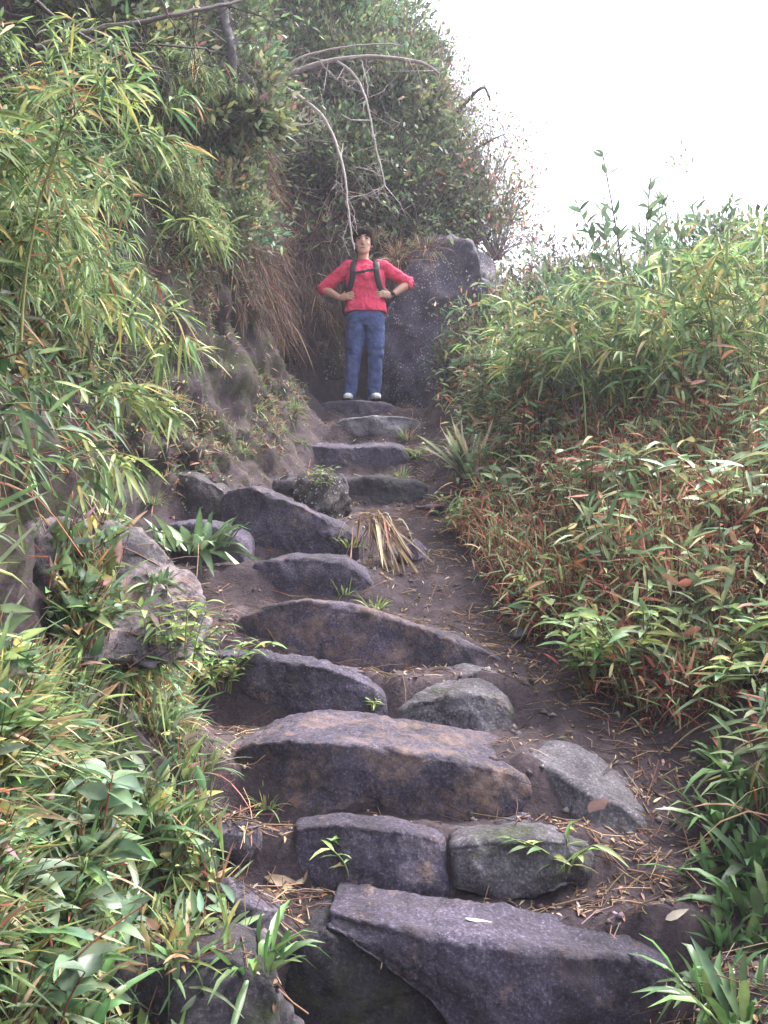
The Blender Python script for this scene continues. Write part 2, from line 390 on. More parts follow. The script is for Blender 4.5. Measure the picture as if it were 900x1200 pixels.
def boulder(name, label, cat, c, r, mat, seed, cuts=(), group=None, amp=.03, res=(90, 60), fq=1.0, pw=2.4, rz=0.0):
    nu, nv = res
    u = np.linspace(0, 2 * np.pi, nu, endpoint=False); v = np.linspace(-np.pi / 2 + .02, np.pi / 2 - .02, nv)
    U, Vv = np.meshgrid(u, v)
    d = np.stack([np.cos(U) * np.cos(Vv), np.sin(U) * np.cos(Vv), np.sin(Vv)], -1).reshape(-1, 3)
    k = (np.abs(d) ** pw).sum(1) ** (-1 / pw); d = d * k[:, None]
    for nn, dd in cuts:
        nn = nz(np.array(nn, float)); o = d @ nn - dd; d = d - np.maximum(0, o)[:, None] * nn * .93
    rs = np.random.default_rng(seed)
    for q in range(9):
        nn = nz(rs.normal(size=3)); o = d @ nn - rs.uniform(.72, .98); d = d - np.maximum(0, o)[:, None] * nn * .9
    ca, sa = math.cos(rz), math.sin(rz)
    V = d * np.array(r); V = np.stack([V[:, 0] * ca - V[:, 1] * sa, V[:, 0] * sa + V[:, 1] * ca, V[:, 2]], -1)
    N = nz(d / np.array(r)); N = np.stack([N[:, 0] * ca - N[:, 1] * sa, N[:, 0] * sa + N[:, 1] * ca, N[:, 2]], -1)
    V = chip(V, N, seed, amp * .4, 22)
    o = seed * 3.7
    V = V + N * (amp * 1.3 * fbm(V * 2.6 * fq + o, 3, seed) + amp * .5 * fbm(V * 9 * fq + o, 3, seed + 3) + amp * .2 * fbm(V * 35 * fq + o, 2, seed + 5))[:, None]
    ii = np.arange(nu * nv).reshape(nv, nu); jn = np.roll(ii, -1, 1)
    Q = np.stack([ii[:-1], jn[:-1], jn[1:], ii[1:]], -1).reshape(-1, 4)
    solid(V + np.array(c), Q)
    o_ = link(name, make_mesh(name, V, [Q, ii[0][::-1][None], ii[-1][None]]), mat, loc=c)
    return tag(o_, label, cat, group)

SN, SC = 'stone_step', 'stone step'
slab(SN, 'broad dark slab filling the bottom of the stairway, its left edge cut off diagonally', SC, [(378, 1066, 1078, 2.93), (430, 1078, 1110, 2.86), (500, 1092, 1165, 2.81), (570, 1102, 1225, 2.78), (640, 1110, 1275, 2.78), (710, 1116, 1270, 2.78), (800, 1128, 1270, 2.82)], .22, ROCK, 1, bury=.02, lean=-.02, amp=.024, rnd=0.030, pw=16)
slab(SN, 'damp black mossy rock tucked under the diagonal edge of the bottom slab', SC, [(322, 1080, 1290, 2.9), (400, 1094, 1290, 2.86), (520, 1130, 1290, 2.86), (640, 1180, 1290, 2.86)], .25, ROCK_DARK, 2, amp=.03, rnd=.05)
slab(SN, 'squared dark block with pale chipped top edge and a grass sprig at its foot', SC, [(343, 970, 1032, 3.24), (400, 966, 1040, 3.18), (470, 972, 1042, 3.16), (526, 986, 1035, 3.2)], .1, ROCK, 3, rnd=.018, amp=.02, pw=24, bury=.05)
slab(SN, 'pale grey block with flaked top and jagged lower edge, beside the squared dark block', SC, [(529, 988, 1024, 3.18), (590, 984, 1036, 3.14), (650, 982, 1028, 3.14), (692, 988, 1015, 3.22)], .12, ROCK_PALE, 4, rnd=.018, amp=.022, pw=18, bury=.04)
slab(SN, 'long bowed step slab with wide flat top and rust-streaked dark face', SC, [(268, 874, 925, 3.58), (330, 866, 942, 3.47), (430, 872, 956, 3.42), (540, 890, 964, 3.4), (626, 908, 960, 3.45)], .46, ROCK_TAN, 5, slope=.01, lean=-.02, amp=.022, rnd=0.018, pw=11)
slab(SN, 'low wavy grey slab with an overhung lip, beneath the big tilted slab on its left', SC, [(224, 764, 806, 4.42), (300, 769, 828, 4.2), (370, 778, 840, 4.12), (450, 804, 845, 4.15)], .14, ROCK, 6, amp=.028, rnd=0.024, lean=.02)
slab(SN, 'small rounded saddle-shaped stone above the right half of the long bowed slab', SC, [(456, 826, 868, 4.08), (510, 815, 872, 4.02), (560, 808, 868, 4.0), (612, 818, 852, 4.06)], .2, ROCK_PALE, 7, amp=.03, rnd=0.036, pw=4)
slab(SN, 'flat stone sloping down to the right, beside the right end of the long bowed slab', SC, [(586, 878, 915, 3.56), (650, 902, 945, 3.46), (700, 930, 955, 3.39), (756, 948, 965, 3.35)], .32, ROCK_PALE, 8, slope=.02, amp=.02, rnd=.04, pw=4, bury=.15)
slab(SN, 'largest tilted slab with tan-stained face, its top sloping down to the right', SC, [(262, 738, 790, 4.8), (300, 712, 800, 4.68), (350, 701, 808, 4.58), (430, 714, 830, 4.5), (500, 736, 836, 4.47), (592, 768, 806, 4.52)], .13, ROCK_TAN, 9, lean=-.05, amp=.024, rnd=.03, pw=16, slope=-.02)
slab('wedge_stone', 'small grey wedge stone under the right end of the largest tilted slab', 'rock', [(505, 800, 850, 4.24), (555, 788, 850, 4.24), (612, 794, 845, 4.26)], .2, ROCK_PALE, 10, group='loose stones', amp=.03, pw=3)
slab(SN, 'smooth rounded dark block just behind the largest tilted slab', SC, [(278, 660, 705, 5.65), (340, 651, 712, 5.5), (400, 655, 714, 5.44), (450, 684, 712, 5.5)], .22, ROCK, 11, amp=.024, rnd=0.036, pw=5)
slab(SN, 'tall tilted slab running down from the left bank to the dead fronds', SC, [(256, 576, 650, 6.42), (290, 570, 662, 6.34), (350, 592, 668, 6.22), (418, 626, 660, 6.15)], .14, ROCK, 12, amp=.03, rnd=.02, pw=12)
slab(SN, 'mossy slab set against the left bank, behind the left end of the tall tilted slab', SC, [(176, 548, 612, 6.72), (225, 555, 628, 6.62), (266, 574, 625, 6.56)], .16, ROCK_MOSS, 13, amp=.03, rnd=.025, pw=12)
slab(SN, 'low dark stone behind the strappy green plant', SC, [(176, 614, 650, 6.15), (235, 612, 660, 6.05), (287, 630, 655, 5.98)], .2, ROCK, 14, amp=.025, rnd=.03, pw=7)
slab(SN, 'low worn earthy step below the three topmost steps', SC, [(388, 562, 588, 7.95), (440, 557, 590, 7.85), (502, 564, 588, 7.9)], .5, ROCK_DARK, 15, amp=.025, rnd=.05)
slab(SN, 'layered step with pale crumbled top, third from the top', SC, [(338, 520, 545, 8.8), (400, 524, 556, 8.65), (480, 521, 553, 8.65)], .5, ROCK, 16, amp=.03, rnd=.03, slope=.04)
slab(SN, 'pale-edged step slab, second from the top', SC, [(390, 491, 516, 9.3), (440, 486, 518, 9.22), (496, 489, 512, 9.3)], .45, ROCK_PALE, 17, amp=.022, rnd=.03)
slab(SN, 'topmost step, dark flat stone under the feet of the man', SC, [(370, 471, 500, 10.0), (420, 468, 502, 9.93), (466, 473, 498, 9.97)], .75, ROCK, 18, amp=.015, rnd=.03, slope=.0, pw=8)

def bl(name, label, px, py, Y, r, mat, seed, cuts=(), group='loose stones', **k):
    return boulder(name, label, 'rock', P(px, py, Y), r, mat, seed, cuts, group, **k)
boulder('boulder', 'large purple-grey boulder speckled with white lichen, behind the man', 'boulder', P(528, 408, 11.2), (.95, .85, 1.42), ROCK_SPECK, 31,
        cuts=[((.75, -.1, .62), .62), ((-.72, -.1, .6), .74), ((0, -1, .12), .62), ((.55, -.8, 0), .72), ((.15, -.1, 1), .80)], amp=.06, res=(160, 110), fq=.8, group='boulders')
boulder('boulder', 'pale blocky rock ledge on the upper right shoulder of the large speckled boulder', 'boulder', P(545, 330, 11.3), (.42, .5, .5), ROCK_SPECK, 32, cuts=[((.6, -.5, .6), .6), ((0, -1, 0), .6)], amp=.05, group='boulders')
boulder('boulder', 'dark boulder half hidden by shrubs, right of the large speckled boulder', 'boulder', P(590, 420, 11.0), (.36, .5, .75), ROCK_DARK, 33, cuts=[((.6, -.3, .5), .6)], amp=.05, group='boulders')
boulder('rock_outcrop', 'mossy rock face in the shadowed hollow, left of the standing man', 'rock outcrop', P(352, 425, 11.05), (.62, .5, .75), ROCK_MOSS, 34, cuts=[((0, -1, .1), .55), ((-.5, -.5, .5), .7)], amp=.07, res=(110, 80), group='boulders')
boulder('rock_outcrop', 'rough outcrop patched with pink lichen, jutting from the left bank', 'rock outcrop', hit(60, 705) + np.array([-.1, .14, -.02]), (.5, .32, .27), ROCK_PINK, 35, cuts=[((.7, -.5, .4), .62), ((0, -.9, .3), .66)], amp=.045, res=(130, 90), group='boulders')
boulder('rock_outcrop', 'dark damp rock overhung by red and green shoots, lowest on the left bank', 'rock outcrop', P(150, 1215, 2.5), (.42, .25, .22), ROCK_DARK, 36, cuts=[((.3, -.9, .3), .6)], amp=.05, res=(120, 80), group='boulders')
bl('bank_stone', 'dark angular stone in the grass edge, beside the squared dark step block', 265, 985, 3.15, (.1, .1, .06), ROCK, 37, amp=.02, fq=2, res=(50, 34))
bl('bank_stone', 'dark wedge stone poking from dry litter, left of the bottom slab', 290, 1062, 2.88, (.13, .1, .07), ROCK, 38, cuts=[((.7, 0, .7), .5)], amp=.02, fq=2, res=(50, 34))
bl('bank_stone', 'small half-buried stone at the right foot of the long bowed slab', 598, 968, 3.4, (.075, .07, .05), ROCK, 39, amp=.016, fq=2.5, res=(44, 30))
bl('path_stone', 'purple-grey stone bulging from the dirt path, right of the dead fronds', 487, 655, 6.1, (.11, .16, .13), ROCK, 40, amp=.03, fq=1.6, res=(50, 36))
bl('path_stone', 'thin flat slate lying on the dirt path below the upper steps', 505, 594, 7.2, (.13, .1, .022), ROCK_PALE, 41, amp=.008, fq=3, res=(44, 24))
bl('path_stone', 'squarish stone beside the tufted mound, under the bare left bank', 338, 565, 7.35, (.11, .1, .09), ROCK_PALE, 42, amp=.02, fq=2, res=(44, 30))
bl('path_stone', 'small dark stone on the right shoulder of the tufted mound', 398, 572, 7.2, (.07, .08, .11), ROCK, 43, amp=.02, fq=2, res=(40, 28), rz=.5)
bl('path_stone', 'small pale stone sunk in the dirt where the right grass begins', 612, 742, 4.9, (.05, .06, .03), ROCK_PALE, 44, amp=.012, fq=3, res=(36, 24))
bl('path_stone', 'mossy earth mound carrying a leafy tuft, left of the low earthy step', 375, 585, 7.1, (.2, .18, .2), ROCK_MOSS, 47, amp=.03, fq=1.6, res=(60, 40))

BV = BVHTree.FromPolygons([tuple(v) for v in np.concatenate(SOLID_V).tolist()], np.concatenate(SOLID_F).tolist())
def drop(x, y, z0=12.0):
    r = BV.ray_cast(Vector((x, y, z0)), Vector((0, 0, -1)))
    return (np.array(r[0]), np.array(r[1])) if r[0] is not None else (np.array([x, y, 0.]), np.array([0, 0, 1.]))
def seen(px, py):
    """first solid surface met by the sight line through a photo pixel"""
    d = P(px, py, 1.0) - np.array([0, 0, EYE])
    r = BV.ray_cast(Vector((0, 0, EYE)), Vector(d).normalized())
    return (np.array(r[0]), np.array(r[1])) if r[0] is not None else (P(px, py, 12.8), np.array([0, 0, 1.]))

# ------------------------------------------------------------------ foliage kit
def pick(pal, n, rs, jit=.18):
    cols = np.array([c for c, w in pal], float); gr = (cols[:, 1] > cols[:, 0])[:, None]; cols = np.where(gr, cols * np.array([1.0, 1.03, 1.2]) + .006, cols); w = np.array([w for c, w in pal], float); w /= w.sum()
    c = cols[rs.choice(len(cols), n, p=w)]
    return np.clip(c * (1 + jit * rs.normal(size=(n, 1))) * (1 + .08 * rs.normal(size=(n, 3))), .004, .9)

GREEN_ = [((.085, .16, .05), 4), ((.12, .2, .06), 3), ((.06, .115, .04), 3)]
BAMB = [((.24, .32, .1), 4), ((.16, .25, .085), 4), ((.34, .39, .14), 2.5), ((.52, .45, .16), 1), ((.1, .17, .07), 2), ((.45, .3, .16), .5)]
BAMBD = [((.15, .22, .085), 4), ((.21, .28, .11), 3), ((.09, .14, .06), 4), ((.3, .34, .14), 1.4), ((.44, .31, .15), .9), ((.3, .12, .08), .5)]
BLUISH = [((.18, .26, .14), 4), ((.13, .2, .1), 4), ((.24, .32, .18), 2), ((.09, .145, .075), 2)]
MIXG = [((.2, .28, .12), 4), ((.14, .21, .09), 4), ((.3, .35, .16), 2.4), ((.42, .37, .18), 1.2), ((.4, .22, .13), 1.0), ((.34, .12, .09), .7)]
REDG = [((.42, .15, .11), 4), ((.46, .25, .15), 2.5), ((.3, .1, .08), 3), ((.5, .36, .2), 2), ((.24, .33, .14), 5), ((.36, .42, .19), 4)]
STRAW = [((.36, .25, .16), 4), ((.24, .15, .1), 4), ((.48, .38, .27), 1.6), ((.16, .1, .075), 4)]
ROOTC = [((.16, .1, .075), 4), ((.1, .065, .055), 4), ((.22, .14, .09), 2), ((.3, .2, .12), .6)]
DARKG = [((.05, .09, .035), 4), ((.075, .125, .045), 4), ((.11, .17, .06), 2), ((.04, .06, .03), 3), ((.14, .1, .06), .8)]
HILL = [((.16, .21, .09), 4), ((.2, .26, .11), 3), ((.1, .14, .065), 3.5), ((.3, .33, .12), 2), ((.26, .15, .12), .6)]
REDLEAF = [((.46, .19, .16), 4), ((.36, .15, .14), 3), ((.2, .2, .1), 3), ((.5, .28, .18), 1)]
GREYT = [((.34, .29, .27), 3), ((.24, .2, .2), 3)]
DARKT = [((.07, .055, .055), 3), ((.1, .075, .07), 2)]
BROWNT = [((.16, .1, .07), 3), ((.11, .075, .06), 3), ((.22, .15, .1), 1)]
REDT = [((.3, .09, .06), 3), ((.2, .07, .05), 3), ((.32, .16, .09), 1)]
GREENT = [((.14, .18, .06), 3), ((.2, .2, .08), 2), ((.17, .12, .06), 1)]

ROWS = {
    'lance': ([0, .12, .38, .7, 1], [.12, .6, 1, .68, .03]),
    'ovate': ([0, .12, .38, .68, 1], [.1, .72, 1, .66, .03]),
    'blade': ([0, .22, .45, .68, .86, 1], [.6, .95, 1, .82, .5, .04]),
    'small': ([0, .45, 1], [.08, 1, .04]),
}
class Fol:
    def __init__(s): s.V, s.Q, s.C, s.n = [], [], [], 0
    def add(s, V, Q, C):
        s.V.append(V); s.Q.append(Q + s.n); s.C.append(C); s.n += len(V)
    def leaves(s, base, d, nrm, L, W, col, curl=.25, kind='lance', fold=.22, g=None, twist=None):
        n = len(base)
        if n == 0: return s
        t, w = map(np.array, ROWS[kind]); R = len(t)
        L = np.broadcast_to(np.asarray(L, float), (n,)); W = np.broadcast_to(np.asarray(W, float), (n,)); curl = np.broadcast_to(np.asarray(curl, float), (n,))
        d = nz(d); sd = nz(np.cross(d, nrm)); up = nz(np.cross(sd, d))
        gv = np.array([0, 0, -1.]) if g is None else g
        c = base[:, None] + L[:, None, None] * (d[:, None] * t[None, :, None] + gv * (curl[:, None] * t[None] ** 2)[..., None])
        hw = (W[:, None] * w[None] * .5)[..., None]
        if kind == 'small':
            V = np.stack([c - sd[:, None] * hw, c + sd[:, None] * hw], 2)
            k = 2
        else:
            f = hw * fold * 2
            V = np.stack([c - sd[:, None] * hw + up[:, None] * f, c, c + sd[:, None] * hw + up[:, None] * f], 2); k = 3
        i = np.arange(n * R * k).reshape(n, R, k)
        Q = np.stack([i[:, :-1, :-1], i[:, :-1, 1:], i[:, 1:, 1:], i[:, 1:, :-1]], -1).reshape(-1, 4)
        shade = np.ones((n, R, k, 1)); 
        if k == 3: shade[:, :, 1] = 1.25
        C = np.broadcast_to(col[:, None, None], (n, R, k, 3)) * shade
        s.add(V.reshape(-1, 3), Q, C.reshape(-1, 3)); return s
    def tubes(s, PT, RD, col, sides=4):
        """PT (n,K,3), RD (n,K), col (n,3)"""
        n, K = PT.shape[:2]
        T = nz(np.gradient(PT, axis=1)); ref = np.where(np.abs(T[..., 2:3]) > .9, np.array([1., 0, 0]), np.array([0, 0, 1.]))
        a = nz(np.cross(T, ref)); b = np.cross(T, a)
        th = np.arange(sides) * 2 * np.pi / sides
        V = PT[:, :, None] + RD[:, :, None, None] * (a[:, :, None] * np.cos(th)[None, None, :, None] + b[:, :, None] * np.sin(th)[None, None, :, None])
        i = np.arange(n * K * sides).reshape(n, K, sides); j = np.roll(i, -1, 2)
        Q = np.stack([i[:, :-1], j[:, :-1], j[:, 1:], i[:, 1:]], -1).reshape(-1, 4)
        s.add(V.reshape(-1, 3), Q, np.broadcast_to(col[:, None, None], (n, K, sides, 3)).reshape(-1, 3)); return s
    def mesh(s, name):
        if not s.V: return None
        return make_mesh(name, np.concatenate(s.V), [np.concatenate(s.Q)], np.concatenate(s.C))

def rdir(n, rs): return nz(rs.normal(size=(n, 3)))
UP = np.array([0, 0, 1.])

def tuft(rs, n, L, W, pal, erect=.7, curl=.5, rad=.05, kind='blade', f=None):
    f = f or Fol(); az = rs.random(n) * 2 * np.pi; tl = np.abs(rs.normal(0, 1, n)) * (1 - erect) * 1.2 + .08
    d = np.stack([np.cos(az) * np.sin(tl), np.sin(az) * np.sin(tl), np.cos(tl)], -1)
    b = np.stack([np.cos(az), np.sin(az), 0 * az], -1) * rad * np.sqrt(rs.random((n, 1)))
    f.leaves(b, d, np.stack([-d[:, 0], -d[:, 1], d[:, 2] + .4], -1) + .3 * rs.normal(size=(n, 3)), L * rs.uniform(.5, 1.15, n), W * rs.uniform(.7, 1.2, n), pick(pal, n, rs), curl * rs.uniform(.3, 1.4, n), kind)
    return f

def rosette_stems(rs, nst, h, lL, lW, pal, tp, lean=.35, kind='lance', per=6, droop=.25, rad=.08, up=.5):
    """several leafy stems; leaves alternate along them"""
    st, lf = Fol(), Fol(); K = 7
    az = rs.random(nst) * 2 * np.pi; hh = h * rs.uniform(.55, 1.1, nst); ln = lean * rs.uniform(.3, 1.3, nst)
    t = np.linspace(0, 1, K)
    b = np.stack([np.cos(az), np.sin(az), 0 * az], -1) * rad * rs.random((nst, 1))
    dr = np.stack([np.cos(az + .4 * rs.normal(size=nst)), np.sin(az), 0 * az], -1)
    PT = b[:, None] + dr[:, None] * (hh * ln)[:, None, None] * (t ** 1.6)[None, :, None] + UP * (hh[:, None] * (t[None] * (1 - .15 * ln[:, None] * t[None])))[..., None]
    st.tubes(PT, np.linspace(1, .45, K)[None] * (.0035 + .003 * h) * np.ones((nst, 1)), pick(tp, nst, rs), 4)
    N = nst * per; tt = .25 + .75 * np.tile(np.linspace(0, 1, per), nst) ; si = np.repeat(np.arange(nst), per)
    tt = np.clip(tt + .05 * rs.normal(size=N), 0, 1) * (K - 1); k0 = np.minimum(tt.astype(int), K - 2); fr = (tt - k0)[:, None]
    bp = PT[si, k0] * (1 - fr) + PT[si, k0 + 1] * fr; tg = nz(PT[si, k0 + 1] - PT[si, k0])
    ang = np.tile(np.arange(per) * 2.4, nst) + rs.normal(size=N) * .5 + np.repeat(az, per)
    d = np.stack([np.cos(ang), np.sin(ang), 0 * ang], -1) + up * tg + .2 * rs.normal(size=(N, 3))
    lf.leaves(bp, d, UP + .35 * rs.normal(size=(N, 3)), lL * rs.uniform(.55, 1.15, N), lW * rs.uniform(.7, 1.15, N), pick(pal, N, rs), droop * rs.uniform(.2, 1.6, N), kind)
    return st, lf

def bamboo(rs, n, h, lean, lL, pal, tp=GREENT, nodes=16, per=4, droop=.35, spread=.3, rad=.12, fan=.9):
    st, lf = Fol(), Fol(); K = 12; t = np.linspace(0, 1, K)
    az = spread * rs.normal(size=n) * 1.5; hh = h * rs.uniform(.55, 1.1, n); ln = lean * rs.uniform(.6, 1.4, n)
    b = np.stack([rs.normal(size=n) * rad, rs.normal(size=n) * rad, 0 * az], -1)
    dr = np.stack([np.cos(az), np.sin(az), 0 * az], -1)
    PT = b[:, None] + dr[:, None] * (hh * ln)[:, None, None] * (t ** 1.8)[None, :, None] + UP * (hh[:, None] * (t - droop * t ** 3)[None])[..., None]
    PT = PT + .012 * h * np.cumsum(rs.normal(size=PT.shape) * .35, 1) * t[None, :, None]
    st.tubes(PT, np.linspace(1, .3, K)[None] * .006 * np.ones((n, 1)) * (h / 1.5) ** .5, pick(tp, n, rs), 4)
    m = n * nodes; si = np.repeat(np.arange(n), nodes); tt = rs.uniform(.28, 1, m) ** .85 * (K - 1.001); k0 = tt.astype(int); fr = (tt - k0)[:, None]
    bp = PT[si, k0] * (1 - fr) + PT[si, k0 + 1] * fr; tg = nz(PT[si, k0 + 1] - PT[si, k0])
    # short side twig then a fan of drooping leaves
    a2 = rs.random(m) * 2 * np.pi; sd = nz(np.stack([np.cos(a2), np.sin(a2), .25 + 0 * a2], -1) + .7 * tg); tl = lL * rs.uniform(.3, 1.2, m)
    tip = bp + sd * tl[:, None]
    st.tubes(np.stack([bp, (bp + tip) / 2 + UP * .01, tip], 1), np.full((m, 3), .0016), pick(tp, m, rs), 3)
    N = m * per; q = np.repeat(np.arange(m), per)
    d = sd[q] * fan + rs.normal(size=(N, 3)) * .55 - UP * .25
    lf.leaves(tip[q] - sd[q] * tl[q][:, None] * rs.random((N, 1)) * .5, d, UP + .5 * rs.normal(size=(N, 3)), lL * rs.uniform(.5, 1.2, N), lL * .125 * rs.uniform(.7, 1.2, N), pick(pal, N, rs), .45 * rs.uniform(.2, 1.5, N), 'lance')
    return st, lf

def bush(rs, R, n, lL, lW, pal, tp=BROWNT, clumps=40, kind='small', wild=.5, sig=.13, gaps=True, bare=.25, upness=.3):
    """ragged crown: branches from the base, leaf clumps at their ends, some bare"""
    st, lf = Fol(), Fol(); R = np.array(R, float)
    d = rdir(clumps, rs); d[:, 2] = np.abs(d[:, 2]) * 1.2 - .25; d = nz(d)
    c = d * R * (rs.uniform(.45, 1.0, (clumps, 1)) + (.25 * rs.random((clumps, 1)) ** 3)) + UP * R[2] * .45
    K = 6; t = np.linspace(0, 1, K)[None, :, None]
    b = rs.normal(size=(clumps, 3)) * .06 * R * np.array([1, 1, 0])
    mid = c * .5 + b * .5 + rs.normal(size=(clumps, 3)) * .12 * R
    PT = (1 - t) ** 2 * b[:, None] + 2 * t * (1 - t) * mid[:, None] + t * t * (c * 1.06)[:, None]
    r0 = .012 * R.mean() ** .7
    st.tubes(PT, r0 * np.linspace(1, .2, K)[None] * rs.uniform(.5, 1.2, (clumps, 1)), pick(tp, clumps, rs), 4)
    # twiglets
    m = clumps * 4; q = np.repeat(np.arange(clumps), 4); e = c[q] + rs.normal(size=(m, 3)) * sig * 1.6 * R.mean()
    st.tubes(np.stack([PT[q, 3], (PT[q, 3] + e) / 2 + rs.normal(size=(m, 3)) * .03, e], 1), r0 * .28 * np.ones((m, 3)), pick(tp, m, rs), 3)
    wgt = rs.uniform(.2, 1, clumps) ** 1.5; wgt[rs.random(clumps) < bare] *= .08; wgt /= wgt.sum()
    k = rs.choice(clumps, n, p=wgt); ctone = np.exp(.32 * rs.normal(size=(clumps, 1))) * (1 + .12 * rs.normal(size=(clumps, 3)) * np.array([1, .4, .8]))
    o = rs.normal(size=(n, 3)) * sig * R.mean() * rs.uniform(.6, 1.3, clumps)[k][:, None]
    tw = rs.random((n, 1)) ; base = c[k] + o - nz(c[k]) * .15 * R.mean() * tw
    dd = nz(o) * .7 + nz(c[k]) * .5 + wild * rs.normal(size=(n, 3)) + UP * upness
    lf.leaves(base, dd, UP + .7 * rs.normal(size=(n, 3)), lL * rs.uniform(.5, 1.2, n), lW * rs.uniform(.7, 1.2, n), np.clip(pick(pal, n, rs) * ctone[k], .01, .7), .2 * rs.random(n), kind)
    return st, lf

def bare(rs, n, h, lean, tp, rad=.006, wob=.1, spread=.5, side=5):
    st = Fol(); K = 9; t = np.linspace(0, 1, K); az = spread * rs.normal(size=n)
    dr = np.stack([np.cos(az), np.sin(az), 0 * az], -1); hh = h * rs.uniform(.5, 1.1, n)
    PT = dr[:, None] * (hh * lean)[:, None, None] * (t ** 1.4)[None, :, None] + UP * (hh[:, None] * t[None])[..., None] + wob * h * .4 * np.cumsum(rs.normal(size=(n, K, 3)) * .3, 1) * t[None, :, None]
    PT[:, 0] = rs.normal(size=(n, 3)) * .03 * np.array([1, 1, 0])
    st.tubes(PT, rad * np.linspace(1, .25, K)[None] * np.ones((n, 1)), pick(tp, n, rs), 5)
    m = n * side; q = np.repeat(np.arange(n), side); k = rs.integers(3, K, m); e = PT[q, k] + (rdir(m, rs) * .8 + UP * .5 + dr[q] * .4) * h * rs.uniform(.1, .3, (m, 1))
    st.tubes(np.stack([PT[q, k], (PT[q, k] + e) / 2 + UP * .02 * h, e], 1), rad * .4 * np.ones((m, 3)) * np.array([1, .8, .4]), pick(tp, m, rs), 3)
    return st, None

